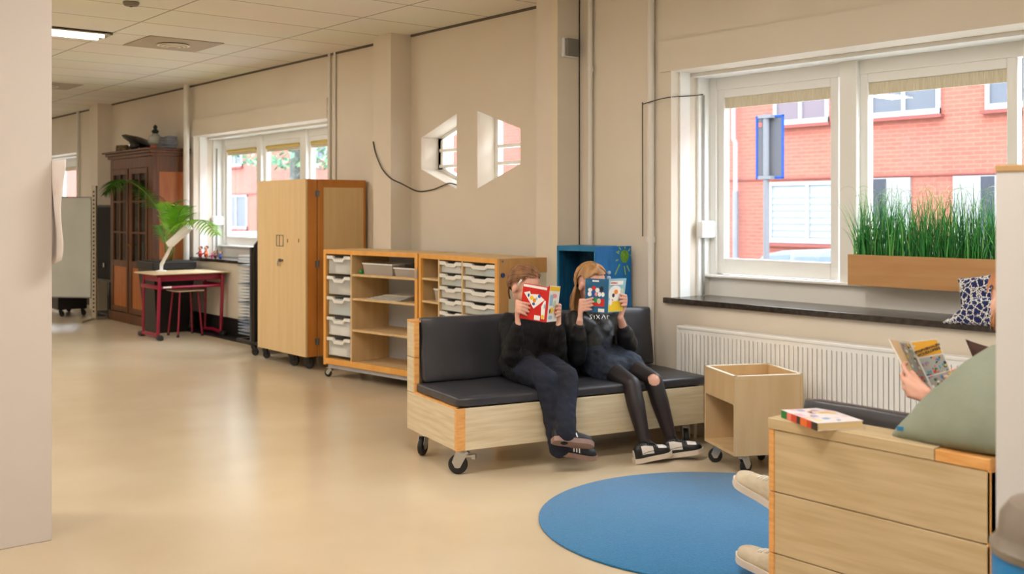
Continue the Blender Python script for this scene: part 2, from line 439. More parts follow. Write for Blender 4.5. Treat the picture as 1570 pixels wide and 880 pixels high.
cable('wall_cable', 'thin cable stretched from the window jamb to the wall pipe and down',
      [Vector((-4.90, 5.72, 2.315)), Vector((-4.905, 5.62, 2.30)), Vector((-4.94, 5.40, 2.275)), Vector((-5.10, 5.35, 2.245)), Vector((-5.135, 5.36, 2.235)), Vector((-5.142, 5.365, 2.20)), Vector((-5.145, 5.37, 1.6)), Vector((-5.145, 5.37, 1.32))], .004)
r = thing('wall_sensor', 'small grey and white sensor box high on the column', 'sensor', (-5.845, 5.30, 2.64))
b = MB(); b.bbox(.0, .03, -.07, .07, 0, .145, .006); b.build('back_plate', white_p, r)
b = MB(); b.bbox(.03, .06, -.055, .06, .008, .137, .006); b.build('cover', mat('sensor_grey', C(120, 118, 112), .5), r)

# radiator
r = thing('radiator', 'long white ribbed panel radiator under the near window', 'radiator', (-4.76, 5.40, 0))
b = MB(); L = 3.3; n = int(L/.033)
pts = []
for i in range(n+1):
    x = i*.033
    for dx, dy in ((0, -.1), (.006, -.1035), (.024, -.1035), (.030, -.1)):
        if x+dx <= L: pts.append((x+dx, dy))
vs0 = [b.bm.verts.new((x, y, .16)) for x, y in pts]; vs1 = [b.bm.verts.new((x, y, .69)) for x, y in pts]
for i in range(len(pts)-1): b.face([vs0[i], vs0[i+1], vs1[i+1], vs1[i]])
vb0, vb1 = [b.bm.verts.new((x, -.0999, z)) for x, z in ((pts[0][0], .16), (pts[-1][0], .16))], [b.bm.verts.new((x, -.0999, z)) for x, z in ((pts[0][0], .69), (pts[-1][0], .69))]
b.face(vs1+[vb1[1], vb1[0]]); b.face(vs0[::-1]+[vb0[0], vb0[1]])
b.box(0, L, -.1, -.085, .13, .72); b.build('front_panel', wallw_m, r)
b = MB(); b.box(0, L, -.03, -.015, .13, .72); b.build('rear_panel', wallw_m, r)
b = MB(); b.bbox(-.005, L+.005, -.105, -.01, .715, .735, .004)
for i in range(int(L/.1)): pass
b.build('top_grille', wallw_m, r)
for x in (0, L): b = MB(); b.box(x-.005, x+.005, -.104, -.012, .13, .72); b.build('side_cover', wallw_m, r)
for x in (.06, .12): b = MB(); b.cyl((x, -.06, 0), (x, -.06, .15), .012, n=10); b.build('supply_pipe', pipe_m, r)
for x in (.4, 2.6): b = MB(); b.box(x, x+.04, -.02, 0, .2, .6); b.build('wall_bracket', pipe_m, r)

# ------------------------------------------------------------------ ceiling fittings
tube_m = emat('lamp_tube', (1, .95, .88, 1), 4)
def luminaire(x, y, label, power=0):
    r = thing('ceiling_light', label, 'ceiling light', (x, y, CZ), 0, 'recessed ceiling lights')
    b = MB(); b.box(-.17, .17, -.68, .68, -.012, -.006)
    b.box(-.17, -.155, -.68, .68, -.022, -.006); b.box(.155, .17, -.68, .68, -.022, -.006); b.box(-.012, .012, -.68, .68, -.028, -.006)
    b.box(-.17, .17, -.68, -.665, -.022, -.006); b.box(-.17, .17, .665, .68, -.022, -.006)
    b.build('louvre_frame', mat('lamp_white', C(150, 142, 126), .6), r)
    for s in (-.085, .085):
        b = MB(); b.cyl((s, -.63, -.03), (s, .63, -.03), .014, n=10); b.build('lamp_tube', tube_m, r)
    if power:
        l = bpy.data.lights.new('ceiling_lamp', 'AREA'); l.shape = 'RECTANGLE'; l.size = .34; l.size_y = 1.3; l.energy = power; l.color = LAMPCOL
        o = bpy.data.objects.new('lamp_glow', l); COL.objects.link(o); o.parent = r; o.location = (0, 0, -.05)
    return r
LAMPCOL = (1, .93, .85); LP = 34
luminaire(-9.88, 2.565, 'twin tube ceiling light seen beside the white pillar', LP)
for x, y in ((-6.3, .9), (-3.6, 2.6), (-1.2, 1.2), (-3.6, -1.2), (.8, 3.4), (-8.0, -1.2), (-14.0, 1.2), (-18.5, 2.0), (-12.5, -1.5)):
    luminaire(x, y, 'twin tube recessed ceiling light outside the view', LP)
r = thing('ceiling_vent', 'darker square ceiling tile with a round air diffuser', 'ceiling vent', (-10.0, 3.92, CZ))
b = MB(); b.box(-.36, .36, -.36, .36, -.008, -.001); b.build('panel', mat('vent_panel', C(176, 162, 140), .7), r)
b = MB()
for k in range(3): b.lathe((0, 0, -.014-.006*k), [(.15-.04*k, 0), (.155-.04*k, -.006), (.13-.04*k, -.010), (.125-.04*k, 0)], 28)
b.build('diffuser', mat('vent_ring', C(226, 216, 198), .5), r, smooth='auto')
r = thing('ceiling_vent', 'grey square ceiling vent at the far end beside the pillar', 'ceiling vent', (-14.3, 3.93, CZ))
b = MB(); b.box(-.36, .36, -.36, .36, -.008, -.001); b.build('panel', mat('vent_panel', C(176, 162, 140), .7), r)
b = MB(); b.lathe((0, 0, -.014), [(.15, 0), (.155, -.006), (.13, -.010), (.125, 0)], 28); b.build('diffuser', mat('vent_ring', C(226, 216, 198), .5), r, smooth='auto')
r = thing('smoke_detector', 'small round smoke detector on the ceiling at the top edge', 'smoke detector', (-8.2, 2.88, CZ))
b = MB(); b.lathe((0, 0, 0), [(.06, -.001), (.062, -.012), (.05, -.03), (.02, -.036)], 24); b.build('housing', mat('det', C(120, 110, 96), .5), r, smooth='auto')
b = MB(); b.lathe((0, 0, -.034), [(.012, 0), (.01, -.006)], 12); b.build('led_lens', black, r)

# ------------------------------------------------------------------ foreground pillar with a hanging sheet
b = MB(); b.bbox(-5.62, -5.05, .55, 1.415, 0, CZ, .004); tag(b.build('pillar', mat('pillar_paint', C(208, 201, 196), .7, bump=.04, bscale=50)), 'wide off-white pillar in the left foreground', 'pillar')
tag(bpy.data.objects['pillar'], kind='structure')
bpy.data.objects['pillar'].name = 'wall_pillar'
b = MB()
def sh(s, t):
    z = 1.29+.44*t; x = -5.13+.215*s+.008*sin(9*t); y = 1.428+.012*sin(3*s+4*t)
    if t < .1 and s > .65: x -= (1-t*10)*(s-.65)*.09
    return Vector((x, y, z-.04*(1-t)*(1-s)))
b.grid(sh, 8, 14); o = b.build('paper_sheet', mat('pink_print', C(250, 244, 244), .6, col2=C(240, 196, 200), scale=4, fac=(.62, .8)), smooth=True)
md = o.modifiers.new('s', 'SOLIDIFY'); md.thickness = .002
tag(o, 'white paper sheet with faint pink print hanging on the pillar edge', 'paper sheet')
# rug
b = MB(); RC = Vector((-3.945, 3.98, 0))
b = MB(); b.lathe((0, 0, 0), [(.905, 0), (.915, .003), (.915, .009), (.908, .012), (.01, .0125)], 96)
o = b.build('round_rug', mat('blue_rug', C(36, 120, 170), .95, spec=.2, col2=C(24, 104, 154), scale=60, stretch=(1, 4, 1), bump=.5, bscale=160, sheen=.3), smooth='auto')
o.location = (-3.305, 4.04, 0); tag(o, 'round blue woven rug on the floor in front of the sofa', 'rug')
# ------------------------------------------------------------------ casters
def caster(parent, x, y, h, rw=.05, ang=0, chrome=True, brake=False, wm=None):
    """swivel caster under z=h; wheel touches z=0 of the parent; ang = swivel"""
    o = bpy.data.objects.new('caster', None)
    M_ = Matrix.Translation((x, y, 0)) @ Matrix.Rotation(ang, 4, 'Z'); off = rw*.55
    b = MB(); mt = steel if chrome else black_m
    b.box(-.04*rw/.05, .04*rw/.05, -.034*rw/.05, .034*rw/.05, h-.006, h, M_)
    b.lathe(M_ @ Vector((0, 0, h-.03)), [(.02*rw/.05, 0), (.027*rw/.05, .01), (.024*rw/.05, .024)], 14)
    ww = rw*.26
    for s in (-1, 1):
        y0 = s*ww*1.25; t = .003*s
        pts = [(-.030*rw/.05, y0, h-.02), (.036*rw/.05, y0, h-.02), (off+.028*rw/.05, y0, rw+.012*rw/.05), (off+.012*rw/.05, y0, rw-.017*rw/.05), (off-.014*rw/.05, y0, rw-.015*rw/.05)]
        b.prism([M_ @ Vector(p) for p in pts], M_.to_3x3() @ Vector((0, t, 0)))
    b.box(-.030*rw/.05, .036*rw/.05, -ww*1.3, ww*1.3, h-.032, h-.02, M_)
    if brake: b.box(-.055*rw/.05, -.01, -ww, ww, h-.05, h-.038, M_); b.box(-.065*rw/.05, -.045*rw/.05, -ww*1.2, ww*1.2, h-.06, h-.035, M_)
    b.cyl(M_ @ Vector((off, -ww*1.5, rw)), M_ @ Vector((off, ww*1.5, rw)), .007, n=10)
    c = b.build('caster', mt, parent, smooth='auto')
    b = MB(); ax = (M_.to_3x3() @ Vector((0, 1, 0))).normalized()
    c0 = M_ @ Vector((off, -ww, rw))
    b.use(wm or rubber).lathe(c0, [(rw*.62, 0), (rw*.93, .001), (rw, ww*.5), (rw, ww*1.5), (rw*.93, ww*2-.001), (rw*.62, ww*2)], 28, ax)
    b.use(mt if chrome else grey_m).lathe(c0, [(rw*.18, -.002), (rw*.60, .002), (rw*.60, ww*2-.002), (rw*.18, ww*2+.002)], 20, ax)
    b.build('wheel', None, c, smooth='auto')
    return c

# ------------------------------------------------------------------ sofa on casters; local x along the seat (to the window), y towards the back
SA = Vector((-4.783, 3.499, 0)); SANG = atan2(.98006, .19868)
SU = Vector((cos(SANG), sin(SANG), 0)); SV_ = Vector((-sin(SANG), cos(SANG), 0))
def sv(px, py, v):
    q = Vector(ray(px, py)); n = SA.dot(SV_)+v; t = n/(q.dot(SV_)); return Vector((q.x*t, q.y*t, CH+q.z*t))
def sp(u, v, z): return SA+SU*u+SV_*v+Vector((0, 0, z))
def planks(r, L, zs, y0, y1, m, name='back_plank'):
    for z0, z1 in zip(zs, zs[1:]):
        b = MB(); b.bbox(0, L, y0, y1, z0+.0015, z1-.0015, .003); b.build(name, m, r)
sofa = thing('sofa', 'long low wooden sofa on casters with charcoal vinyl seat and back cushions', 'sofa', SA, SANG)
L, D = 1.73, .735
b = MB(); b.use(pine); b.bbox(0, L, 0, .025, .15, .385, .003); b.build('front_board', pine, sofa)
for x in (0, L-.025):
    b = MB(); b.use(pine_y); b.bbox(x-.0015 if x == 0 else x, x+.025, .026, D-.0, .15, .380, .003)
    b.build('side_board', None, sofa)
b = MB(); b.bbox(-.003, .052, -.003, .026, .15, .388, .002); b.bbox(0, .05, .0, D-.1, .378, .388, .002); b.build('end_grain_strip', pine_edge, sofa)
b = MB(); b.box(.025, L-.025, .025, D-.03, .35, .375); b.box(.025, L-.025, .025, D-.03, .15, .165); b.build('seat_base', pine, sofa)
for z0, z1 in ((.383, .598), (.601, .812)):
    b = MB(); b.use(pine_y).bbox(-.0015, .03, D-.105, D, z0, z1, .003); b.use(pine_edge).bbox(-.0005, .032, D-.118, D-.104, z0, z1, .002); b.build('back_post', None, sofa)
    b = MB(); b.use(pine).bbox(.03, L, D-.035, D, z0, z1, .003); b.build('back_board', None, sofa)
b = MB(); b.bbox(-.002, L, D-.107, D+.002, .812, .826, .002); b.build('top_rail', pine_edge, sofa)
b = MB(); b.rbox(.012, L+.045, .004, .64, .388, .447, .018, 14, puff=.05, nz=.004); b.build('seat_cushion', vinyl, sofa, smooth=True)
# back cushion, slightly slumped at its right end
b = MB(); b.rbox(.045, L+.02, .565, .63, .45, .842, .02, 16, puff=.10, nz=.006)
for v in b.bm.verts:
    v.co.y += (v.co.z-.45)*.12
    if v.co.x > 1.6: v.co.z += .0
b.build('back_cushion', vinyl, sofa, smooth=True)
for (x, y, a, br) in ((.075, .075, 2.5, True), (.075, D-.10, 3.9, False), (L-.09, .09, 4.3, False), (L-.09, D-.1, 3.5, False)):
    caster(sofa, x, y, .15, .056, a, True, br)

# ------------------------------------------------------------------ near armchair module seen from its side
ch = thing('armchair', 'tall-sided wooden armchair of pale planks in the right foreground', 'armchair', (-2.256, 2.978, 0))
CW = .775
for z0, z1 in ((.12, .327), (.330, .537), (.540, .750)):
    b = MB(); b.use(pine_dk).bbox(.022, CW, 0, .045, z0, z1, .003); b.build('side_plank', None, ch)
    b = MB(); b.use(pine_edge).bbox(-.002, .021, -.001, .09, z0, z1, .003); b.build('end_grain_strip', None, ch)
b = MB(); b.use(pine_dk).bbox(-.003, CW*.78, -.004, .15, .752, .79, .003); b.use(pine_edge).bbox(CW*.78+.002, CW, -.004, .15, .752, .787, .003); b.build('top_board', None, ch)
b = MB(); b.bbox(CW-.012, CW+.0, .0, .95, .12, .752, .002); b.build('rear_board', pine_edge, ch)
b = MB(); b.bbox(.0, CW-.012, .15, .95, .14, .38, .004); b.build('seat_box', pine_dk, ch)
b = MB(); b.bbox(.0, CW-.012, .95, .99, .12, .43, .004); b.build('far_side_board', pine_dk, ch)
b = MB(); b.rbox(.0, CW-.07, .22, .94, .38, .44, .02, 8, puff=.05, nz=.003); b.build('seat_cushion', vinyl, ch, smooth=True)
b = MB(); b.rbox(.02, CW-.07, .152, .215, .42, .842, .024, 10, puff=.05, nz=.004); b.build('side_cushion', vinyl, ch, smooth=True)
for x, y in ((.1, .12), (.1, .85), (CW-.1, .12), (CW-.1, .85)): caster(ch, x, y, .12, .045, 1.0)
# book lying on it
def lying_book(loc, rz, w, l, h):
    r = thing('comic_book', 'thick comic paperback with pale cover lying on the near armchair top', 'book', loc, rz, )
    art = mat('pale_comic_cover', C(236, 232, 236), .3, col2=C(214, 168, 180), scale=22, detail=1, fac=(.5, .75))
    b = MB(); b.rbox(0, l, 0, w, .0015, h-.0015, .001, 2); b.build('pages', mat('cream_pages', C(222, 198, 150), .8), r)
    b = MB(); b.use(art); b.box(-.002, l+.001, -.002, w+.002, h-.0015, h); b.box(-.002, l+.001, -.002, w+.002, 0, .0015)
    b.use(mat('spine_green', C(34, 120, 54), .5)); cols = ['spine_green', C(34, 120, 54), .17], ['spine_pink', C(226, 120, 110), .12], ['spine_red', C(200, 60, 30), .16], ['spine_black', C(34, 26, 24), .1], ['spine_orange', C(226, 110, 40), .18], ['spine_red', C(200, 60, 30), .12], ['spine_black', C(34, 26, 24), .15]
    x = 0
    for nme, c, wd in cols:
        b.use(mat(nme, c, .4)); b.box(x*l, (x+wd)*l, -.0035, -.002, .0005, h-.0005); x += wd
    rnd = random.Random(4)
    for k in range(16):
        cc = rnd.choice([C(210, 90, 70), C(250, 222, 120), C(120, 170, 220), C(236, 150, 160), C(180, 160, 210), C(120, 190, 170)])
        b.use(mat('ink%d' % (k % 6), cc, .35)); cx, cy = rnd.uniform(.1, .9)*l, rnd.uniform(.1, .9)*w; rr = rnd.uniform(.006, .016)
        b.poly([(cx+rr*rnd.uniform(.6, 1.5)*cos(a), cy+rr*rnd.uniform(.6, 1.3)*sin(a), h+.0004) for a in [i*pi/4 for i in range(8)]])
    b.build('cover', None, r, fix=False)
    return r
bL, bN, bR = atZ(1199, 640, .79), atZ(1254, 661, .79), atZ(1312, 651, .79)
lying_book(Vector((bL.x, bL.y, .79)), atan2(bN.y-bL.y, bN.x-bL.x), (bR-bN).length*.87, (bN-bL).length, .026)

# ------------------------------------------------------------------ storage box on wheels
bx = thing('storage_box', 'square plywood storage box on casters beside the sofa', 'storage box', (-3.905, 4.80, 0), radians(0))
# local: x along front-left face (to the left/back), y along right face
pA, pB = Vector((-3.803, 4.709, 0)), Vector((-4.187, 4.901, 0))
ang = atan2(pB.y-pA.y, pB.x-pA.x); bx.rotation_euler.z = ang; bx.location = pA
ww, dd_ = .43, -.42; t = .018; zb, zt = .12, .569
b = MB(); b.bbox(0, ww, dd_, dd_+t, zb, zt, .002); b.build('rear_panel', ply, bx)
b = MB(); b.bbox(0, t, dd_+t, 0, zb, zt, .002); b.build('side_panel', ply, bx)
b = MB(); b.bbox(ww-t, ww, dd_+t, 0, zb, zt, .002); b.build('side_panel', ply, bx)
b = MB(); b.bbox(t, ww-t, -t, 0, zt-.16, zt, .002); b.build('front_panel', ply, bx)
b = MB(); b.bbox(t, ww-t, dd_+t, 0, zb, zb+t, .002); b.build('bottom_panel', ply, bx)
b = MB(); b.bbox(t, ww-t, dd_+t, -t, zt-.17, zt-.155, .002); b.build('tray_floor', ply, bx)
b = MB()
for (x0, x1, y0, y1) in ((0, ww, dd_, dd_+t), (0, t, dd_, 0), (ww-t, ww, dd_, 0), (0, ww, -t, 0)): b.box(x0, x1, y0, y1, zt, zt+.0025)
b.build('white_edging', mat('pale_edge', C(240, 232, 214), .4), bx)
for x, y, a in ((.085, -.09, -1.2), (ww-.06, -.07, 1.2), (.08, dd_+.08, 0), (ww-.08, dd_+.08, 0)): caster(bx, x, y, zb, .042, a)

# ------------------------------------------------------------------ partition cabinet and bin, right foreground
pc = thing('partition_cabinet', 'tall white cabinet with wooden top edge at the right edge', 'cabinet', (-1.281, 2.6, 0))
whitep = mat('cabinet_white', C(214, 214, 215), .5)
b = MB(); b.bbox(0, 1.6, 0, .018, .05, 1.596, .002); b.build('back_panel', whitep, pc)
b = MB(); b.bbox(0, 1.6, .018, .36, .05, 1.59, .002); b.build('body', whitep, pc)
b = MB(); b.bbox(-.001, 1.61, -.004, .365, 1.596, 1.614, .003); b.build('top_board', mat('cap_wood', C(196, 160, 112), .5), pc)
b = MB(); b.box(.03, 1.57, .03, .33, 0, .05); b.build('plinth', black, pc)
bn = thing('waste_bin', 'round grey-brown waste bin with a blue band in the right corner', 'bin', (-.945, 2.232, 0))
R = .140
b = MB(); b.lathe((0, 0, 0), [(R*.86, 0), (R*.88, .01), (R, .58), (R+.002, .60)], 48); b.build('body', mat('bin_grey', C(112, 100, 88), .4), bn, smooth='auto')
b = MB(); b.lathe((0, 0, 0), [(R+.004, .60), (R+.007, .605), (R+.007, .795), (R+.004, .80)], 48); b.build('blue_band', mat('bin_blue', C(12, 116, 178), .35, col2=C(60, 160, 200), scale=14, fac=(.6, .75)), bn, smooth='auto')
b = MB(); b.lathe((0, 0, 0), [(R+.010, .80), (R+.012, .815), (R+.0, .828), (R-.004, .84), (R-.008, .875), (R-.026, .90), (R-.06, .912), (.055, .914), (.05, .89), (.01, .87)], 48); b.build('lid', mat('bin_lid', C(122, 112, 100), .35, bump=.05, bscale=60), bn, smooth='auto')
b = MB(); b.lathe((0, 0, .861), [(.045, 0), (.045, .004)], 24); b.build('opening', black, bn)

# ------------------------------------------------------------------ tall folding cabinet
tc_ = thing('tall_cabinet', 'tall pale cupboard with orange wood edges standing on black casters', 'cupboard', (-9.865, 4.735, 0))
TW, TZ0, TZ1 = 1.005, .13, 1.797
b = MB(); b.use(lam).bbox(0, TW, 0, .02, TZ0, TZ1, .002); b.build('door_front', None, tc_)
b = MB(); b.use(beech_d).bbox(TW-.022, TW+.001, .021, .118, TZ0, TZ1-.001, .002).bbox(0, .022, .021, .118, TZ0, TZ1-.001, .002); b.bbox(.02, TW-.02, .021, .118, TZ1-.022, TZ1-.001, .002); b.build('door_frame', None, tc_)
b = MB(); b.use(beech_d).bbox(TW-.022, TW+.001, .126, .19, TZ0, TZ1-.002, .002).bbox(TW-.022, TW+.001, .19, .65, TZ1-.075, TZ1-.002, .002).bbox(TW-.022, TW+.001, .63, .65, TZ0, TZ1-.075, .002).bbox(TW-.022, TW+.001, .19, .63, TZ0, TZ0+.07, .002); b.build('body_frame', None, tc_)
b = MB(); b.use(lam).box(TW-.02, TW-.006, .19, .63, TZ0+.07, TZ1-.075); b.box(0, .02, .126, .65, TZ0, TZ1-.01); b.box(.02, TW-.02, .126, .65, TZ0, TZ0+.02); b.build('side_panel', None, tc_)
b = MB(); b.use(lam).bbox(0, TW-.023, .126, .65, TZ1-.02, TZ1-.003, .002); b.build('top_panel', None, tc_)
b = MB(); b.box(.02, TW-.022, .635, .65, TZ0+.02, TZ1-.02); b.build('rear_panel', lam, tc_)
for z in (.27, 1.0, 1.66):
    b = MB(); b.cyl((TW+.006, .122, z-.035), (TW+.006, .122, z+.035), .008, n=10); b.box(TW, TW+.003, .098, .146, z-.03, z+.03); b.build('hinge', grey_m, tc_, smooth='auto')
def fpx(px, py): q = atY(px, py, 4.735); return q.x+9.865, q.z
b = MB(); x0, z1 = fpx(424, 360); x1, z0 = fpx(434.5, 378)
for (a0, a1, c0, c1) in ((x0, x1, z1-.006, z1), (x0, x1, z0, z0+.006), (x0, x0+.006, z0, z1), (x1-.006, x1, z0, z1), ((x0+x1)/2-.012, (x0+x1)/2-.004, z0, z1)): b.box(a0, a1, -.004, .001, c0, c1)
b.build('flush_handle', grey_m, tc_)
for px in (441, 458):
    x, z = fpx(px, 369); b = MB(); b.box(x-.006, x+.006, -.002, .001, z-.018, z+.018); b.build('slot', black, tc_)
x, z = fpx(430, 399); b = MB(); b.cyl((x, .001, z), (x, -.02, z), .016, n=14); b.cyl((x+.045, .001, z), (x+.045, -.014, z), .012, n=12); b.build('lock', grey_m, tc_, smooth='auto')
b = MB(); b.bbox(x-.028, x-.004, -.024, -.02, z-.055, z-.005, .002); b.build('key', steel, tc_)
for x, y, a in ((.60, .08, .35), (.86, .10, .35), (.1, .48, 0), (.9, .48, 0)): caster(tc_, x-.02, y, .13, .058, a, False)

# ------------------------------------------------------------------ tray shelving units
tray_m = plastic('clear_tray', C(236, 238, 236), .38)
tray_rim = plastic('clear_tray_rim', C(248, 248, 244), .85)
bluish = mat('blue_content', C(120, 190, 210), .6)
def tray(loc, rz, w, h, d, label, content=None, group=None):
    """front face at local y=0, body to +y, base at z=0"""
    r = thing('plastic_tray', label, 'tray', loc, rz, group)
    b = MB(); t_ = .003; i = .012
    b.box(i, w-i, .01, .01+t_, 0, h*.86); b.box(i, w-i, d-t_, d, 0, h*.9); b.box(i, i+t_, .01, d, 0, h*.9); b.box(w-i-t_, w-i, .01, d, 0, h*.9); b.box(i, w-i, .01, d, 0, t_)
    b.build('tray_body', tray_m, r)
    b = MB(); zt = h*.92
    notch = h*.17
    prof = [(0, zt), (w*.25, zt), (w*.32, zt-notch), (w*.68, zt-notch), (w*.75, zt), (w, zt)]
    for (xa, za), (xb, zb_) in zip(prof, prof[1:]):
        b.prism([(xa, -.006, za-.02), (xb, -.006, zb_-.02), (xb, -.006, zb_+.008), (xa, -.006, za+.008)], (0, .022, 0))
    b.box(0, .01, .0, d, zt-.01, zt+.004); b.box(w-.01, w, 0, d, zt-.01, zt+.004)
    b.build('rim', tray_rim, r)
    if content:
        b = MB()
        for q in content:
            b.use(q[0]); b.bbox(*[q[1+k]*(w, w, d, d, h, h)[k] for k in range(6)], .003)
        b.build('contents', None, r)
    return r
white_c = mat('white_content', C(236, 234, 230), .7); yel_c = mat('cream_content', C(226, 214, 190), .7); green_c = mat('green_content', C(150, 176, 120), .7)

s1a, s1b = Vector((-8.47, 4.705, 0)), Vector((-7.205, 4.87, 0))
a1 = atan2(s1b.y-s1a.y, s1b.x-s1a.x); L1 = (s1b-s1a).length
s1 = thing('shelf_unit', 'wheeled shelf unit with five large clear trays and open shelves', 'shelf unit', s1a, a1)
Z0_, Z1_, DP = .115, 1.15, .44; ft = .035
def shelf_frame(r, L, names=True):
    b = MB(); b.use(beech).bbox(0, ft, 0, .03, Z0_, Z1_, .002).bbox(L-ft, L, 0, .03, Z0_, Z1_, .002).bbox(ft, L-ft, 0, .03, Z1_-.038, Z1_, .002).bbox(ft, L-ft, 0, .03, Z0_+.01, Z0_+.06, .002); b.build('front_frame', None, r)
    for x in (0, L-.02):
        b = MB(); b.use(lam_in).bbox(x, x+.02, .031, DP, Z0_, Z1_-.021, .002); b.build('side_panel', None, r)
    b = MB(); b.use(lam_in).bbox(.0, L, .031, DP, Z1_-.02, Z1_, .002); b.build('top_panel', None, r)
    b = MB(); b.use(lam_in).bbox(.02, L-.02, .031, DP, Z0_+.04, Z0_+.058, .002); b.build('bottom_panel', None, r)
    b = MB(); b.use(mat('shelf_back', C(196, 204, 216), .5)).box(.02, L-.02, DP-.012, DP, Z0_+.058, Z1_-.02); b.build('rear_panel', None, r)
shelf_frame(s1, L1)
b = MB(); b.bbox(.03, L1, .03, DP, .085, Z0_+.012, .002); b.build('base_tray', mat('grey_base', C(186, 188, 196), .5), s1)
xd = .385
b = MB(); b.use(lam_in).bbox(xd, xd+.02, .006, DP-.012, Z0_+.058, Z1_-.038, .002); b.build('divider', None, s1)
for z in (.945, .735, .46):
    b = MB(); b.use(lam_in).bbox(xd+.02, L1-.035, .01, DP-.012, z-.02, z, .002); b.build('shelf_board', None, s1)
for z in (.30, .98):
    b = MB(); b.box(L1-.022, L1+.003, -.004, 0, z-.04, z+.04); b.build('hinge', steel, s1)
for x, y, a in ((.035, .05, 3.6), (.035, DP-.06, 0), (L1-.06, .06, 0), (L1-.06, DP-.06, 0)): caster(s1, x, y, .086, .034, a)
M1 = Matrix.Translation(s1a) @ Matrix.Rotation(a1, 4, 'Z')
conts = [[(white_c, .3, .75, .05, .5, .05, .45)], [(yel_c, .45, .9, .05, .5, .05, .35)], [(bluish, .25, .9, .05, .8, .03, .32)], [(white_c, .1, .9, .03, .8, .03, .5)], [(white_c, .12, .8, .03, .6, .03, .42)]]
names = ['topmost, holding white and cream bits', 'second from the top, with a white bundle', 'middle one, with light blue items', 'fourth from the top, holding papers', 'bottom one, with folded white paper']
for k in range(5):
    z = .937-k*.183
    tray(M1 @ Vector((.042, .012, z)), a1, xd-.048, .165, .38, 'large clear plastic tray in the left column, '+names[k], conts[k], 'large clear trays in the wheeled shelf unit')
# items on the open shelves
def openbox(name, loc, rz, w, d, h, m, label, cat, group=None, fill=None):
    r = thing(name, label, cat, loc, rz, group)
    b = MB(); t_ = .003
    b.hexa([(.012, .012, 0), (w-.012, .012, 0), (w-.012, d-.012, 0), (.012, d-.012, 0), (.012, .012, t_), (w-.012, .012, t_), (w-.012, d-.012, t_), (.012, d-.012, t_)])
    o = [(0, 0), (w, 0), (w, d), (0, d)]; i_ = [(.012, .012), (w-.012, .012), (w-.012, d-.012), (.012, d-.012)]
    for k in range(4):
        j = (k+1) % 4
        p0, p1, q0, q1 = Vector((*i_[k], 0)), Vector((*i_[j], 0)), Vector((*o[k], h)), Vector((*o[j], h))
        nrm = (p1-p0).cross(q0-p0).normalized()*t_
        b.prism([p0, p1, q1, q0], -nrm)
    b.build('tub', m, r)
    b = MB(); b.bbox(-.004, w+.004, -.004, .006, h-.012, h, .001).bbox(-.004, w+.004, d-.006, d+.004, h-.012, h, .001).bbox(-.004, .006, 0, d, h-.012, h, .001).bbox(w-.006, w+.004, 0, d, h-.012, h, .001); b.build('rim', tray_rim, r)
    if fill:
        b = MB(); rnd = random.Random(len(label))
        for k in range(16):
            b.use(rnd.choice(fill)); x, y = rnd.uniform(.03, w-.06), rnd.uniform(.03, d-.06); z = rnd.uniform(.006, h*.5)
            b.rbox(x, x+rnd.uniform(.02, .05), y, y+.03, z, z+rnd.uniform(.01, .03), .004, 1)
        b.build('contents', None, r)
    return r
cl_tub = plastic('clear_tub', C(206, 198, 190), .5)
pinkc = mat('pink_bits', C(196, 120, 130), .6); darkc = mat('dark_bits', C(50, 44, 46), .5); bluec = mat('blue_bits', C(80, 140, 200), .5); grc = mat('green_bits', C(30, 160, 70), .5); yec = mat('yellow_bits', C(230, 200, 80), .5); brc = mat('brown_bits', C(150, 110, 80), .6)
openbox('plastic_tub', M1 @ Vector((.50, .05, .945)), a1, .40, .26, .10, cl_tub, 'wide clear tub of small craft bits on the top shelf', 'tub', 'tubs on the open top shelf', [pinkc, brc, white_c, darkc])
openbox('plastic_tub', M1 @ Vector((.92, .05, .945)), a1, .27, .24, .075, cl_tub, 'small clear tub with blue and yellow bits beside the shelf post', 'tub', 'tubs on the open top shelf', [bluec, bluec, yec, darkc])
b = MB(); b.bbox(0, .12, 0, .02, 0, .022, .005); o = b.build('black_marker', black); o.location = M1 @ Vector((.98, .12, 1.020)); o.rotation_euler.z = a1+.2; tag(o, 'black marker lying across the small clear tub', 'marker')
b = MB(); b.ell((0, 0, .018), (.02, .02, .018)); o = b.build('green_ball', grc, smooth=True); o.location = M1 @ Vector((.47, .06, .945)); tag(o, 'tiny green ball left of the wide clear tub', 'ball')
for k in range(5):
    b = MB(); b.rbox(0, .44-.03*k, 0, .30-.02*k, 0, .006, .001, 3, nz=.002, seed=k); o = b.build('paper_sheets', mat('paper_grey%d' % (k % 2), (C(206, 200, 184), C(190, 190, 190))[k % 2], .7), smooth=False)
    o.location = M1 @ Vector((.58+.04*k, .03+.012*k, .7355+.0085*k)); o.rotation_euler.z = a1+(-.05+.04*k)
    tag(o, 'loose grey-white paper pile on the second shelf', 'paper', 'paper piles on the second shelf')

s2a, s2b = Vector((-7.195, 4.875, 0)), Vector((-6.03, 4.775, 0))
a2 = atan2(s2b.y-s2a.y, s2b.x-s2a.x); L2 = (s2b-s2a).length
s2 = thing('shelf_unit', 'wheeled shelf unit with two columns of small clear trays behind the sofa', 'shelf unit', s2a, a2)
M2 = Matrix.Translation(s2a) @ Matrix.Rotation(a2, 4, 'Z')
DP = .44
shelf_frame(s2, L2)
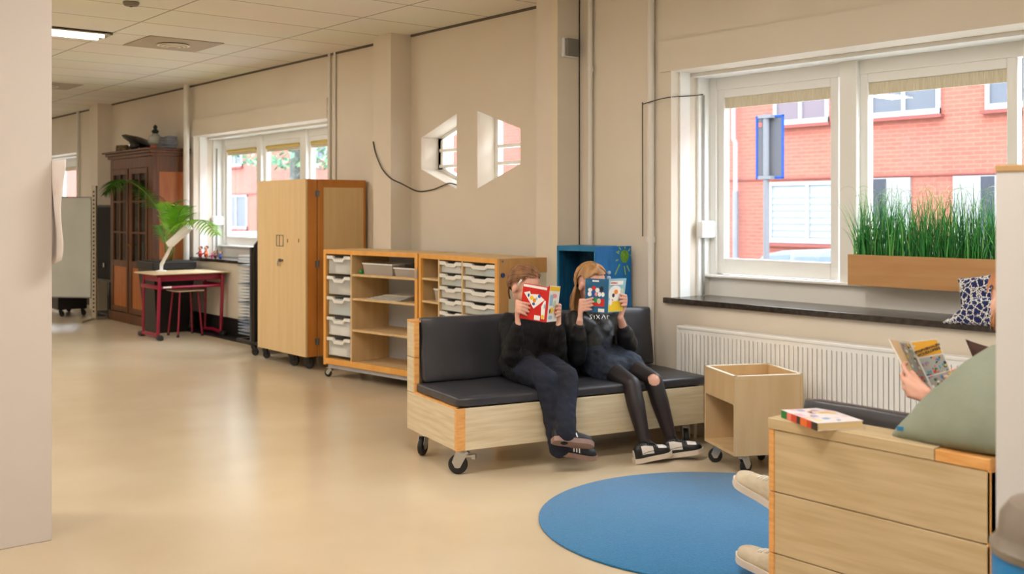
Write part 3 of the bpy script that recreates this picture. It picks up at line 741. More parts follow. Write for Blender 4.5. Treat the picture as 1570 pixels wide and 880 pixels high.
# door opened flat against its right side, framed in darker wood
b = MB(); X_ = L2+.002
b.bbox(X_, X_+.022, .0, .085, Z0_, Z1_, .002).bbox(X_, X_+.022, .50, .585, Z0_, Z1_, .002).bbox(X_, X_+.022, .086, .499, Z1_-.11, Z1_, .002).bbox(X_, X_+.022, .086, .499, Z0_, Z0_+.1, .002)
b.build('door_frame', mat('door_beech', C(206, 158, 98), .5, col2=C(194, 144, 84), scale=4, stretch=(3, 3, .5)), s2)
b = MB(); b.box(X_+.004, X_+.016, .086, .499, Z0_+.1, Z1_-.11); b.build('door_panel', mat('door_panel_grey', C(214, 204, 180), .5), s2)
for y, z in ((.03, Z1_-.02), (.55, Z1_-.02)):
    b = MB(); b.cyl((X_+.02, y, z), (X_+.027, y, z), .008, n=10); b.build('screw', grey_m, s2)
b = MB(); b.cyl((X_+.02, .03, Z1_-.12), (X_+.032, .03, Z1_-.12), .017, n=14); b.build('door_knob', mat('knob_blue', C(40, 60, 110), .3), s2, smooth='auto')
x1_, x2_ = .305, .66
for x in (x1_, x2_):
    b = MB(); b.use(lam_in).bbox(x, x+.018, .006, DP-.012, Z0_+.058, Z1_-.038, .002); b.build('divider', None, s2)
for z in (.955, .77, .56, .35):
    b = MB(); b.use(lam_in).bbox(.035, x1_, .01, DP-.012, z-.018, z, .002); b.build('shelf_board', None, s2)
ordn = ['first', 'second', 'third', 'fourth', 'fifth', 'sixth', 'seventh', 'eighth', 'ninth']
for c in range(2):
    xx = (x1_+.022, x2_+.022)[c]; wd = ((x2_-x1_-.026), (L2-ft-x2_-.024))[c]
    for k in range(9):
        ct = [[(white_c, .1, .9, .05, .6, .05, .5)], [(green_c, .1, .5, .05, .5, .05, .5), (bluish, .6, .95, .05, .5, .05, .5)], [(yel_c, .1, .9, .05, .6, .05, .6)]][(k+c) % 3]
        tray(M2 @ Vector((xx, .012, 1.012-k*.099)), a2, wd, .088, .36, 'small clear plastic tray, %s from the top of the %s column' % (ordn[k], ('left', 'right')[c]), ct, 'small clear trays in two columns')
for x, y in ((.06, .06), (.06, DP-.06), (L2-.06, .06), (L2-.06, DP-.06)): caster(s2, x, y, Z0_, .045, .5)
# things in the left compartments of shelf unit two
o = openbox('plastic_tub', M2 @ Vector((.15, .06, .77)), a2, .11, .12, .10, cl_tub, 'small clear beaker with a pink sticker on the narrow middle shelf', 'tub', None, [pinkc, white_c])
b = MB(); b.rbox(0, .06, 0, .12, 0, .15, .01, 3); o = b.build('pink_box', mat('lilac', C(206, 176, 200), .5)); o.location = M2 @ Vector((.235, .08, .955)); o.rotation_euler.z = a2; tag(o, 'pale lilac box on the narrow top shelf', 'box')

# ------------------------------------------------------------------ blue painted cupboard in the corner
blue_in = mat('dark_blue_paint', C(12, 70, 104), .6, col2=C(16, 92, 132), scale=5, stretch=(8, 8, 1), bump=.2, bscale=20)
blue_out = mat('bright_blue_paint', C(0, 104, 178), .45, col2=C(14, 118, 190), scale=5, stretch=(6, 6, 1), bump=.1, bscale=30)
blue_edge = mat('edge_blue_paint', C(26, 118, 166), .5)
q0 = atY(853.5, 400, 5.03); q0.z = 0; q1 = atY(913, 400, 5.09); q1.z = 0
ba = atan2(q1.y-q0.y, q1.x-q0.x); BWd = (q1-q0).length
bc = thing('painted_cupboard', 'bright blue hand-painted cupboard with a green sun on its open door', 'cupboard', q0, ba)
BZ = 1.25; t = .015
for x0, x1 in ((0, t), (BWd-t, BWd)):
    b = MB(); b.use(blue_edge).bbox(x0, x1, 0, .26, .0, BZ, .002); b.build('side_panel', None, bc)
b = MB(); b.use(blue_edge).bbox(t, BWd-t, 0, .26, BZ-.035, BZ, .002); b.build('top_panel', None, bc)
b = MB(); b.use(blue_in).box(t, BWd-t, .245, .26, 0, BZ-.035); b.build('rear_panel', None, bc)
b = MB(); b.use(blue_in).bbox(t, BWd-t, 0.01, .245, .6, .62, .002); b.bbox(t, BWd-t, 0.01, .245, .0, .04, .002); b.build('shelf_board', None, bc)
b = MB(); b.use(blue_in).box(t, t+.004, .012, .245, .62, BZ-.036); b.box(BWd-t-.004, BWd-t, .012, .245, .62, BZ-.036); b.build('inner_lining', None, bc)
# open door from the right front corner to the wall
d0 = q1; d1 = atY(968, 400, 5.385); d1.z = 0
da = atan2(d1.y-d0.y, d1.x-d0.x)-ba; DL = (d1-d0).length
Md = Matrix.Translation((BWd, 0, 0)) @ Matrix.Rotation(da, 4, 'Z')
b = MB(); b.use(blue_out).bbox(.004, DL, 0, .018, .04, BZ, .002, Md); dr = b.build('door', None, bc)
gsun = mat('green_sun', C(120, 178, 50), .6, col2=C(86, 140, 40), scale=50); ysun = mat('yellow_green_rays', C(150, 190, 70), .6)
# painted sun: disc and rays just proud of the door face
def dface(px, py):   # door plane point from the photo
    n = Vector((-(d1-d0).y, (d1-d0).x, 0)).normalized(); q = Vector(ray(px, py)); t_ = (d0-Vector((0, 0, 0))).dot(n)/q.dot(n)
    p = q*t_+Vector((0, 0, CH)); return (p-d0).dot((d1-d0).normalized()), p.z
sx, sz = dface(957.5, 393)
b = MB(); b.use(gsun)
b.poly([Md @ Vector((sx+.036*cos(a)*(1+.05*sin(3*a)), -.0008, sz+.046*sin(a))) for a in [i*pi/12 for i in range(24)]])
b.use(ysun)
for (xa, ya, xb, yb) in ((950, 405, 943, 421), (957, 408, 959, 421), (961, 407, 965, 416), (948, 398, 944, 400), (949, 389, 945, 386), (952, 383, 949, 379), (958, 381, 958, 378), (963, 385, 966, 381), (966, 392, 968, 391), (947, 385, 950, 386)):
    p, z_ = dface(xa, ya); p2, z2 = dface(xb, yb); v_ = Vector((p2-p, 0, z2-z_)).normalized()*.004; nrm = Vector((-v_.z, 0, v_.x))
    b.poly([Md @ Vector((p+nrm.x, -.0008, z_+nrm.z)), Md @ Vector((p-nrm.x, -.0008, z_-nrm.z)), Md @ Vector((p2-nrm.x, -.0008, z2-nrm.z)), Md @ Vector((p2+nrm.x, -.0008, z2+nrm.z))])
o = b.build('painted_sun', None, dr, fix=False)
b = MB(); b.use(mat('pale_knob', C(160, 190, 214), .3)); kx, kz = dface(932.5, 418); b.ell(Md @ Vector((kx, -.012, kz)), .014, u=12, v=8); b.build('knob', None, dr, smooth=True)

# ------------------------------------------------------------------ planter with artificial grass
pl = thing('planter', 'long brown wooden planter box full of tall green grass at the window', 'planter', (-3.665, 5.60, 1.052))
PW = .915
b = MB(); pw = mat('planter_wood', C(196, 150, 98), .5, col2=C(186, 138, 86), scale=2, stretch=(1, 6, 10))
b.use(pw).bbox(0, PW, 0, .012, 0, .185, .002).bbox(0, PW, .158, .17, 0, .185, .002).bbox(0, .012, .012, .158, 0, .185, .002).bbox(PW-.012, PW, .012, .158, 0, .185, .002).box(.012, PW-.012, .012, .158, .0, .012)
b.build('box', None, pl)
b = MB(); b.box(.012, PW-.012, .012, .158, .14, .15); b.build('soil', mat('soil', C(50, 40, 30), .9), pl)
gm = [mat('grass_green_%d' % i, c, .5, sheen=.1) for i, c in enumerate((C(40, 140, 58), C(28, 110, 46), C(70, 166, 74), C(126, 196, 100)))]
pale = mat('grass_pale', C(196, 210, 160), .5)
b = MB(); rnd = random.Random(11)
for i in range(1150):
    cl = rnd.choice(range(13)); x = min(PW-.02, max(.02, (cl+.5)/13*PW+rnd.gauss(0, .03))); y = rnd.uniform(.03, .14)
    h = rnd.uniform(.17, .38) if rnd.random() < .85 else rnd.uniform(.36, .48)
    lx, ly = rnd.gauss(0, .07), rnd.gauss(0, .03); w = rnd.uniform(.0022, .0042); a = rnd.uniform(0, pi); n = 5
    b.use(rnd.choice(gm[:3]) if rnd.random() < .9 else gm[3]); prev = None
    for k in range(n+1):
        t_ = k/n; p = Vector((x+lx*t_**2, y+ly*t_**2, .15+h*t_)); ww_ = w*(1-t_**2*.95)
        d_ = Vector((cos(a), sin(a), 0))*ww_; cur = (b.bm.verts.new(p-d_), b.bm.verts.new(p+d_))
        if prev: b.face([prev[0], prev[1], cur[1], cur[0]])
        prev = cur
for i in range(70):
    x = rnd.uniform(.03, PW-.03); y = rnd.uniform(.03, .14); h = rnd.uniform(.26, .40); R_ = rnd.uniform(.03, .07); s = rnd.choice((-1, 1)); pts = [Vector((x, y, .15)), Vector((x+.01*s, y, .15+h*.6)), Vector((x+.015*s, y, .15+h))]
    for k in range(1, 6): a = k*.5; pts.append(Vector((x+.015*s+s*R_*(1-cos(a)), y+.01*k*rnd.uniform(-1, 1)*.3, .15+h+R_*sin(a))))
    b.use(pale if rnd.random() < .7 else gm[3]); b.tube(pts, .0010, 3, cap=False)
g = b.build('grass', None, pl, fix=False); g['kind'] = 'stuff'
# cushions on the sill
def pillow(name, label, corners, thick, m, cat='cushion', group=None, n=22, pw_=.35, nz=.004, bulge=1, cin=.08):
    c = [Vector(p) for p in corners]; ctr = sum(c, Vector())/4
    nrm = ((c[1]-c[0]).cross(c[3]-c[0])).normalized()
    b = MB()
    def f(sd):
        def g(s, t_):
            p = c[0]*(1-s)*(1-t_)+c[1]*s*(1-t_)+c[2]*s*t_+c[3]*(1-s)*t_
            e = (1-(2*s-1)**2)*(1-(2*t_-1)**2); edge = max(abs(2*s-1), abs(2*t_-1))
            # edges pull in between the corners
            pin = cin*(1-(1-max(0, 1-abs(2*s-1)))**2 if abs(2*t_-1) >= abs(2*s-1) else 1-(1-max(0, 1-abs(2*t_-1)))**2)*edge**3
            p = p+(ctr-p)*pin
            q = p+nrm*(sd*thick*max(e, 0)**pw_)
            return q+noise.noise_vector(p*9)*nz*(1 if e > .02 else 0)
        return g
    b.grid(f(1), n, n); b.grid(f(-1), n, n, True)
    bmesh.ops.remove_doubles(b.bm, verts=list(b.bm.verts), dist=.0008)
    base = Vector((ctr.x, ctr.y, min(v.co.z for v in b.bm.verts))); b.bm.transform(Matrix.Translation(-base))
    o = b.build(name, m, smooth=True); o.location = base
    return tag(o, label, cat, group)
bluepat = voro('blue_white_pattern', C(24, 38, 96), C(226, 224, 216), C(20, 30, 84), 30)
pillow('cushion', 'blue and white patterned cushion leaning upright on the window sill', [atY(1473, 482, 5.48), atY(1548, 486, 5.48), atY(1540, 416, 5.53), atY(1468, 427, 5.53)], .045, bluepat, group='patterned cushions on the window sill', nz=.001)
pillow('cushion', 'blue and white patterned cushion lying flat at the sill edge', [atY(1441, 496, 5.385), atY(1560, 506, 5.385), atY(1560, 452, 5.42), atY(1494, 456, 5.42)], .035, bluepat, group='patterned cushions on the window sill', nz=.001)
# ------------------------------------------------------------------ far left: old display cabinet
oak = mat('dark_oak', C(104, 62, 30), .4, col2=C(78, 44, 20), scale=3, stretch=(8, 8, 1), bump=.05)
oak_l = mat('orange_oak', C(172, 104, 42), .4, col2=C(156, 82, 26), scale=3, stretch=(6, 6, 1))
XA, XB, YF = -14.85, -13.27, 4.93
oc = thing('display_cabinet', 'old dark oak display cabinet with small-paned glass doors', 'cabinet', (XA, YF, 0)); CWd = XB-XA; CD = .48; CHt = 2.20
b = MB(); b.use(oak).bbox(-.02, CWd+.02, -.02, CD, 0, .13, .004); b.build('plinth', None, oc)
b = MB(); b.use(oak).bbox(0, .09, 0, .05, .13, CHt, .003).bbox(CWd-.16, CWd, 0, .05, .13, CHt, .003).bbox(.09, CWd-.16, 0, .05, CHt-.14, CHt, .003).bbox(CWd/2-.045-.03, CWd/2+.045-.03, 0, .05, .13, CHt-.14, .003); b.build('front_frame', None, oc)
b = MB(); b.use(oak_l).box(CWd-.03, CWd-.012, .06, CD-.06, .2, CHt-.16); b.use(oak).bbox(CWd-.04, CWd, .05, .09, .13, CHt, .003).bbox(CWd-.04, CWd, CD-.07, CD, .13, CHt, .003).bbox(CWd-.04, CWd, .09, CD-.07, CHt-.2, CHt, .003).bbox(CWd-.04, CWd, .09, CD-.07, .13, .24, .003); b.build('side_panel', None, oc)
b = MB(); b.use(oak).box(0, .03, .05, CD, .13, CHt); b.build('side_panel', None, oc)
b = MB(); b.use(oak).box(.03, CWd-.04, CD-.02, CD, .13, CHt); b.build('rear_panel', None, oc)
for z in (.13, .82, 1.2, 1.6):
    b = MB(); b.use(oak).box(.03, CWd-.04, .06, CD-.02, z, z+.02); b.build('shelf_board', None, oc)
b = MB(); b.use(oak)
for i, (o_, z0, z1) in enumerate(((.03, CHt, CHt+.04), (.055, CHt+.04, CHt+.075), (.09, CHt+.075, CHt+.10))): b.bbox(-o_, CWd+o_*.6, -o_, CD, z0, z1, .006)
b.build('cornice', None, oc)
dg_ = glassmat('cabinet_glass', (.75, .72, .66, 1), .10)
for k, (x0, x1) in enumerate(((.095, CWd/2-.08), (CWd/2+.02, CWd-.165))):
    b = MB(); st = .055; z0, z1, zm = .14, CHt-.145, .80
    b.use(oak).bbox(x0, x0+st, -.012, .03, z0, z1, .003).bbox(x1-st, x1, -.012, .03, z0, z1, .003).bbox(x0+st, x1-st, -.012, .03, z1-.07, z1, .003).bbox(x0+st, x1-st, -.012, .03, zm-.05, zm+.03, .003).bbox(x0+st, x1-st, -.012, .03, z0, z0+.07, .003)
    xm = (x0+x1)/2; b.box(xm-.012, xm+.012, -.008, .025, zm+.03, z1-.07)
    for z in (1.21, 1.62): b.box(x0+st, x1-st, -.008, .025, z-.012, z+.012)
    d = b.build('door', None, oc)
    b = MB(); b.use(oak_l).bbox(x0+st, x1-st, -.002, .02, z0+.07, zm-.05, .003); b.build('lower_panel', None, d)
    b = MB(); b.box(x0+st, x1-st, .008, .012, zm+.03, z1-.07); b.build('glass', dg_, d)
b = MB(); b.cyl((CWd/2+.045, -.012, 1.05), (CWd/2+.045, -.04, 1.05), .012, n=12); b.build('door_knob', mat('brass', C(170, 130, 60), .3, .8), oc, smooth='auto')
rnd = random.Random(3)
for k in range(7):
    x = .15+k*.18+rnd.uniform(-.02, .02); z = (.84, 1.22, 1.62)[k % 3]; h = rnd.uniform(.12, .24)
    b = MB(); b.lathe((0, 0, 0), [(.03, 0), (.045, .02), (.05, h*.5), (.025, h*.85), (.03, h)], 14); o = b.build('jar', mat('jar%d' % (k % 3), (C(90, 100, 110), C(140, 120, 90), C(60, 70, 80))[k % 3], .3), smooth='auto')
    o.location = (XA+x, YF+.22, z); tag(o, 'dim jar behind the small panes of the old oak cabinet', 'jar', 'jars inside the old cabinet')
TZ = CHt+.10
def at(o, px, py, Y, z=TZ): p = atY(px, py, Y); o.location = (p.x, Y, z)
b = MB(); b.lathe((0, 0, 0), [(.02, .0), (.17, .03), (.2, .045), (.17, .05), (.09, .06), (.08, .16), (.02, .17)], 30); b.bm.transform(Matrix.Rotation(.30, 4, 'Y') @ Matrix.Translation((0, 0, .03)))
b2 = min(v.co.z for v in b.bm.verts); b.bm.transform(Matrix.Translation((0, 0, -b2)))
b.bm.free()
b = MB(); b.lathe((0, 0, .0), [(.10, 0), (.26, .05), (.285, .075), (.25, .10), (.1, .125)], 32); b.bm.transform(Matrix.Rotation(.36, 4, Vector((-.775, .632, 0)))); b2 = min(v.co.z for v in b.bm.verts); b.bm.transform(Matrix.Translation((0, 0, -b2))); o = b.build('black_bowl', black, smooth='auto'); at(o, 216, 220, 5.10); tag(o, 'shallow black bowl tilted on top of the oak cabinet', 'bowl')
b = MB(); bw = mat('basket_tan', C(150, 126, 84), .8, col2=C(70, 54, 38), scale=30)
b.tube([Vector((.11*cos(a), .08*sin(a), z)) for z, a in [(.008+.085*i/60, i*.9) for i in range(61)]], .011, 6)
b.lathe((0, 0, 0), [(.09, 0), (.09, .006), (.01, .006)], 20)
b.bm.transform(Matrix.Diagonal((1.1, 1, 1, 1))); o = b.build('wicker_basket', bw, smooth=True); at(o, 188, 224, 5.05, TZ+.004); tag(o, 'small tan wicker basket at the left on the oak cabinet', 'basket')
b = MB(); b.use(black).caps([(Vector((0, 0, .055)), .055), (Vector((.06, .02, .05)), .045)]); b.use(white_p); b.ell((.03, -.05, .06), (.02, .012, .02), u=10, v=6); o = b.build('toy_animal', None, smooth=True); at(o, 203, 220, 4.90); tag(o, 'little black toy animal beside the wicker basket', 'toy')
g_ = thing('glass_jar', 'round glass jar with an orange base and dark stopper on the oak cabinet', 'jar', atY(238, 220, 5.12).xy.to_3d()+Vector((0, 0, TZ)))
b = MB(); b.lathe((0, 0, 0), [(.05, .05), (.085, .08), (.095, .12), (.08, .17), (.04, .2), (.035, .21)], 24); b.build('glass_body', plastic('milky_glass', C(190, 196, 190), .6), g_, smooth='auto')
b = MB(); b.lathe((0, 0, 0), [(.07, 0), (.06, .05)], 20); b.build('base', mat('orange_base', C(196, 92, 50), .5), g_, smooth='auto')
b = MB(); b.lathe((0, 0, 0), [(.03, .21), (.05, .24), (.02, .27), (.028, .3), (.005, .325)], 16); b.build('stopper', mat('dark_green', C(30, 44, 34), .5), g_, smooth='auto')
b = MB()
for k in range(5): b.rbox(-.13, .13, -.08+.01*k, .10, .03*k, .03*k+.034, .014, 4, nz=.01, seed=k*3)
o = b.build('folded_cloth', mat('grey_cloth', C(118, 120, 128), .9, bump=.5, bscale=20), smooth=True); at(o, 255, 220, 5.16, TZ+.006); tag(o, 'crumpled grey cloth bundle at the right on the oak cabinet', 'cloth')

# ------------------------------------------------------------------ planter pot, palm, lamp
pt = thing('plant_pot', 'tall square tapered black plant pot holding a palm', 'plant pot', (-12.95, 4.99, 0)); PH = .87
b = MB(); pm_ = mat('pot_black', C(20, 20, 20), .35)
def sq(r, z): return [Vector((-r, -r, z)), Vector((r, -r, z)), Vector((r, r, z)), Vector((-r, r, z))]
b.use(pm_); b.hexa(sq(.20, 0)+sq(.262, PH-.09)); b.bbox(-.275, .275, -.275, .275, PH-.09, PH, .006); b.build('pot_body', None, pt)
b = MB(); b.bbox(-.25, .25, -.25, .25, PH, PH+.01, .002); b.build('soil', mat('soil', C(50, 40, 30), .9), pt)
pf = mat('palm_green', C(70, 140, 36), .45, col2=C(40, 104, 30), scale=6); pfl = mat('palm_bright_green', C(140, 196, 50), .45, col2=C(96, 170, 40), scale=6); stm = mat('palm_stem', C(120, 130, 60), .5)
palm = thing('palm_plant', 'green potted palm with one long frond arching left over the oak cabinet', 'plant', (-12.95, 4.99, PH+.01))
PB = Vector((-12.95, 4.99, PH+.01))
def frond(path, ll, m, n=26, droop=.5, side=1):
    P = [Vector(p) for p in path]; out = []
    for i in range(len(P)-1):
        a, b_, c, d = P[max(i-1, 0)], P[i], P[i+1], P[min(i+2, len(P)-1)]
        for k in range(8):
            t_ = k/8; out.append(.5*((2*b_)+(c-a)*t_+(2*a-5*b_+4*c-d)*t_*t_+(3*b_-a-3*c+d)*t_**3))
    out.append(P[-1]); b = MB(); b.tube(out, [.011*(1-.8*i/len(out)) for i in range(len(out))], 6); b.build('frond_stem', stm, palm, smooth=True, world=True)
    b = MB(); N = len(out)
    for i in range(n):
        t_ = .38+.6*i/n; k = t_*(N-1); p = out[int(k)].lerp(out[min(int(k)+1, N-1)], k % 1); d = (out[min(int(k)+2, N-1)]-out[max(int(k)-1, 0)]).normalized()
        s_ = d.cross(Vector((0, 0, 1)));
        if s_.length < .05: s_ = Vector((1, 0, 0))
        s_.normalize()
        for sg in (-1, 1):
            l = ll*(1-abs(2*(i/n)-.7)**2*.5)*random.uniform(.8, 1.1); dir_ = (s_*sg+d*.7+Vector((0, 0, .25))).normalized(); wd = .014; prev = None
            for j in range(5):
                q = p+dir_*l*j/4+Vector((0, 0, -droop*l*(j/4)**2)); w_ = wd*(1-(j/4)**2*.9); up = d.cross(dir_).normalized().cross(dir_)*w_
                cur = (b.bm.verts.new(q-up), b.bm.verts.new(q+up))
                if prev: b.face([prev[0], prev[1], cur[1], cur[0]])
                prev = cur
    b.build('frond_leaves', m, palm, fix=False, world=True)
Yp = 4.80
def pp(px, py, Y=Yp): return atY(px, py, Y)
frond([PB, pp(249, 345), pp(240, 318), pp(215, 288), pp(185, 276), pp(158, 300, 4.65)], .36, pf, 40, .55)
frond([PB, pp(252, 360), pp(256, 335), pp(272, 312), pp(286, 306)], .2, pf, 14)
frond([PB, pp(262, 370), pp(280, 345), pp(310, 338), pp(334, 362, 4.8)], .26, pfl, 22, .6)
frond([PB, pp(260, 370), pp(262, 345), pp(258, 322), pp(252, 310)], .22, pfl, 18, .2)
frond([PB, pp(262, 370), pp(270, 345), pp(276, 325), pp(284, 315)], .24, pfl, 20, .2)
frond([PB, pp(262, 372), pp(272, 350), pp(288, 332), pp(302, 326)], .24, pfl, 20, .3)
frond([PB, pp(256, 380), pp(252, 365), pp(246, 350), pp(240, 345)], .16, pf, 12, .3)
for dx in (-.08, .05, .1):
    b = MB(); b.tube([PB+Vector((dx, .02, 0)), PB+Vector((dx*1.5, .04, .15)), PB+Vector((dx*1.1, 0, .3))], [.012, .009, .004], 6); b.build('frond_stem', stm, palm, smooth=True, world=True)
# desk
red = mat('raspberry_steel', C(140, 18, 48), .35); DT = .775
dk = thing('school_desk', 'school desk with pale top and raspberry red steel frame', 'desk', (-12.33, 4.94, 0))
lx, ly = .29, .385
b = MB(); b.use(mat('desk_top', C(214, 190, 150), .45)).rbox(-lx-.04, lx+.04, -ly-.08, ly+.08, DT-.022, DT, .01, 6); b.build('tabletop', None, dk, smooth='auto')
b = MB(); b.use(red).bbox(-lx+.04, lx-.04, -ly+.0, ly-.0, DT-.10, DT-.024, .006); b.build('book_tray', None, dk)
for s in (-1, 1):
    b = MB(); b.use(red).tube([(lx-.06, s*ly, DT-.03), (lx-.01, s*ly, DT-.06), (lx+.0, s*ly, DT-.12), (lx-.03, s*ly, .3), (lx-.05, s*ly, .05)], .021, 10).bbox(-lx+.02, lx-.03, s*ly-.016, s*ly+.016, DT-.19, DT-.145, .008)
    b.tube([(-lx+.08, s*ly, DT-.03), (-lx+.06, s*ly, .05)], .016, 8)
    b.tube([(lx+.02, s*ly, .035), (0, s*ly, .055), (-lx-.02, s*ly, .035)], .022, 10); b.build('leg', None, dk, smooth='auto')
    for x in (lx+.01, -lx-.0):
        b = MB(); b.use(black).rbox(x-.06, x+.06, s*ly-.03, s*ly+.03, 0, .06, .02, 4); b.build('foot_cap', None, dk, smooth='auto')
b = MB(); b.use(red).tube([(lx-.01, -ly, DT-.17), (lx-.01, ly, DT-.17)], .018, 10); b.build('stretcher', None, dk, smooth='auto')
b = MB(); b.use(white_p).bbox(lx+.010, lx+.012, -ly+.04, -ly+.14, DT-.175, DT-.155, .0008); b.build('white_label', None, dk)
st = thing('stool', 'low stool with wooden seat and thin red legs under the desk', 'stool', (-12.33, 4.98, 0))
b = MB(); b.use(mat('desk_top', C(214, 190, 150), .45)).rbox(-.17, .17, -.17, .17, .535, .553, .008, 4); b.build('seat', None, st, smooth='auto')
for sx_ in (-1, 1):
    for sy in (-1, 1):
        b = MB(); b.use(red).tube([(sx_*.11, sy*.11, .535), (sx_*.15, sy*.15, .02)], .012, 8); b.use(black).cyl((sx_*.15, sy*.15, 0), (sx_*.15, sy*.15, .03), .016, n=10); b.build('leg', None, st, smooth='auto')
# white lamp with tilted box head standing on the desk
lp0 = Vector((-12.42, 4.72, DT)); lp = thing('desk_lamp', 'white lamp with a long tilted box head standing on the desk', 'lamp', lp0)
h0, h1 = atY(260, 375, 4.72), atY(290, 348, 4.86)
b = MB(); b.lathe(Vector((0, 0, 0)), [(.06, 0), (.06, .012), (.02, .02)], 20); b.build('base', white_p, lp, smooth='auto')
b = MB(); b.tube([lp0+Vector((0, 0, .015)), lp0+Vector((.01, 0, .08)), h0+Vector((.05, .02, .02))], [.02, .022, .016], 10); b.build('stem', white_p, lp, smooth='auto', world=True)
b = MB(); dd0 = (h1-h0).normalized(); s_, t_ = frame(dd0)
def bar(p, q, a, c): s_, t_ = frame(q-p); return [p-s_*a-t_*c, p+s_*a-t_*c, p+s_*a+t_*c, p-s_*a+t_*c, q-s_*a-t_*c, q+s_*a-t_*c, q+s_*a+t_*c, q-s_*a+t_*c]
b.hexa(bar(h0, h1, .05, .03)); b.build('lamp_head', white_p, lp, world=True)
# drying rack cart
dc = thing('drying_rack', 'black drying rack cart stacked with pale wire trays', 'drying rack', (-10.20, 4.86, 0))
b = MB(); b.use(black_m).bbox(-.03, .03, -.04, .04, .14, 1.12, .004).tube([(.05, -.02, .14), (.05, -.02, 1.05), (.07, -.02, 1.14), (.14, -.02, 1.18), (.24, -.02, 1.19)], .02, 10); b.build('mast', None, dc, smooth='auto')
b = MB(); b.use(black_m).bbox(-.36, .3, -.04, .0, .12, .145, .003).bbox(-.36, .3, .38, .42, .12, .145, .003).bbox(-.36, -.32, 0, .38, .12, .145, .003).bbox(.26, .3, 0, .38, .12, .145, .003).bbox(-.02, .02, 0, .38, .12, .145, .003); b.build('base_frame', None, dc)
for x, y in ((.02, -.02), (-.34, .4), (.28, .4), (.28, -.02)): caster(dc, x, y, .12, .042, .4, False)
rackw = mat('rack_white', C(206, 212, 216), .4, .2); rackb = mat('rack_blue', C(120, 136, 156), .4, .2)
for k in range(26):
    z = .19+k*.033; b = MB(); b.use(rackb if k < 6 or k % 6 == 4 else rackw)
    x0, x1 = -.40, -.04
    b.box(x0, x1, .0, .008, z, z+.011); b.box(x0, x1, .42, .428, z, z+.011); b.box(x0, x0+.008, 0, .428, z, z+.011); b.box(x1-.008, x1, 0, .428, z, z+.011)
    for q in range(1, 6): b.box(x0+q*.06, x0+q*.06+.004, .008, .42, z+.002, z+.006)
    for q in range(1, 7): b.box(x0, x1, q*.06, q*.06+.004, z+.002, z+.006)
    b.build('wire_tray', None, dc)
b = MB(); b.use(black_m).box(-.41, -.395, .20, .23, .14, 1.06).box(-.045, -.03, .2, .23, .14, 1.06); b.build('rear_post', None, dc)
for k in range(5):
    z = .19+(1, 2, 12, 17, 22)[k]*.033+.0065; b = MB(); b.box(0, .30, 0, .36, 0, .002); o = b.build('paper_sheet', mat('dry%d' % (k % 2), (C(226, 228, 232), C(210, 200, 226))[k % 2], .7)); o.location = (-10.20-.38, 4.86+.03, z)
    tag(o, 'sheet of drying paper on a wire tray of the rack', 'paper', 'papers drying on the rack')
# toys on the far sill
def toyfig(px, col, h, lab, seat=False):
    p = atY(px, 390, 5.46); t = thing('toy_figure', lab, 'toy', (p.x, 5.46, .905), 0, 'little toys on the far window sill')
    b = MB(); b.use(mat('toy_%s' % lab.split()[0], col, .5)).caps([(Vector((0, 0, h*.18)), h*.18), (Vector((0, 0, h*.5)), h*.14)]); b.caps([(Vector((-.05*h, 0, h*.45)), h*.06), (Vector((-.3*h, -.03, h*.3)), h*.05)]); b.caps([(Vector((.05*h, 0, h*.45)), h*.06), (Vector((.3*h, -.03, h*.3)), h*.05)])
    b.build('body', None, t, smooth=True)
    b = MB(); b.use(mat('toy_skin', C(226, 170, 140), .5)); b.ell((0, 0, h*.8), h*.17, u=12, v=8); b.build('head', None, t, smooth=True)
    b = MB(); b.use(mat('toy_hair', C(90, 50, 30), .7)); b.ell((0, .01, h*.86), (h*.17, h*.16, h*.15), u=12, v=8); b.build('hair', None, t, smooth=True)
toyfig(307, C(196, 60, 50), .14, 'red toy figure, leftmost on the far window sill')
toyfig(316, C(226, 110, 70), .15, 'orange toy figure, second from left on the far sill')
toyfig(325, C(226, 60, 150), .08, 'pink toy figure low in the middle of the far sill')
toyfig(330, C(130, 70, 60), .11, 'brown toy figure beside the pink one on the far sill')
toyfig(338, C(40, 70, 170), .09, 'blue toy figure, rightmost on the far sill')
# whiteboard stand, monitor
wb = thing('whiteboard_stand', 'grey-white board on a perforated steel stand beyond the pillar', 'whiteboard', (-14.76, 4.66, 0), atan2(-.66, -.75))
b = MB(); b.use(mat('board_grey', C(186, 188, 178), .4, col2=C(176, 178, 170), scale=2)).bbox(.02, 1.35, -.015, .012, .32, 1.68, .003); b.build('board', None, wb)
b = MB(); b.use(grey_m).box(.0, 1.37, -.02, .018, 1.675, 1.69); b.build('top_frame', None, wb)
b = MB(); b.use(grey_m).box(0, 1.37, -.02, .018, .31, .325); b.build('bottom_frame', None, wb)
for x in (-.03, 1.40):
    b = MB(); b.use(mat('post_beige', C(168, 160, 140), .4, .4)).box(x-.03, x+.03, -.02, .02, .03, 1.84)
    b.use(black)
    for k in range(30): b.box(x-.012, x+.012, -.0215, .0215, .12+k*.056, .145+k*.056)
    b.build('perforated_post', None, wb)
    b = MB(); b.use(mat('post_beige', C(168, 160, 140), .4, .4)); b.tube([(x, -.32, .016), (x, 0, .03), (x, .32, .016)], .016, 8); b.build('foot_bar', None, wb, smooth='auto')
mo = thing('monitor', 'black flat monitor with closed back next to the oak cabinet', 'monitor', (-15.30, 4.98, 0))
b = MB(); b.bbox(-.42, .40, 0, .07, .52, 1.56, .01); b.build('screen', mat('screen_black', C(10, 10, 11), .6, spec=.2), mo)
b = MB(); b.use(black_m).bbox(-.42, .40, -.01, .0, .5, .53, .002); b.build('lower_bezel', None, mo)
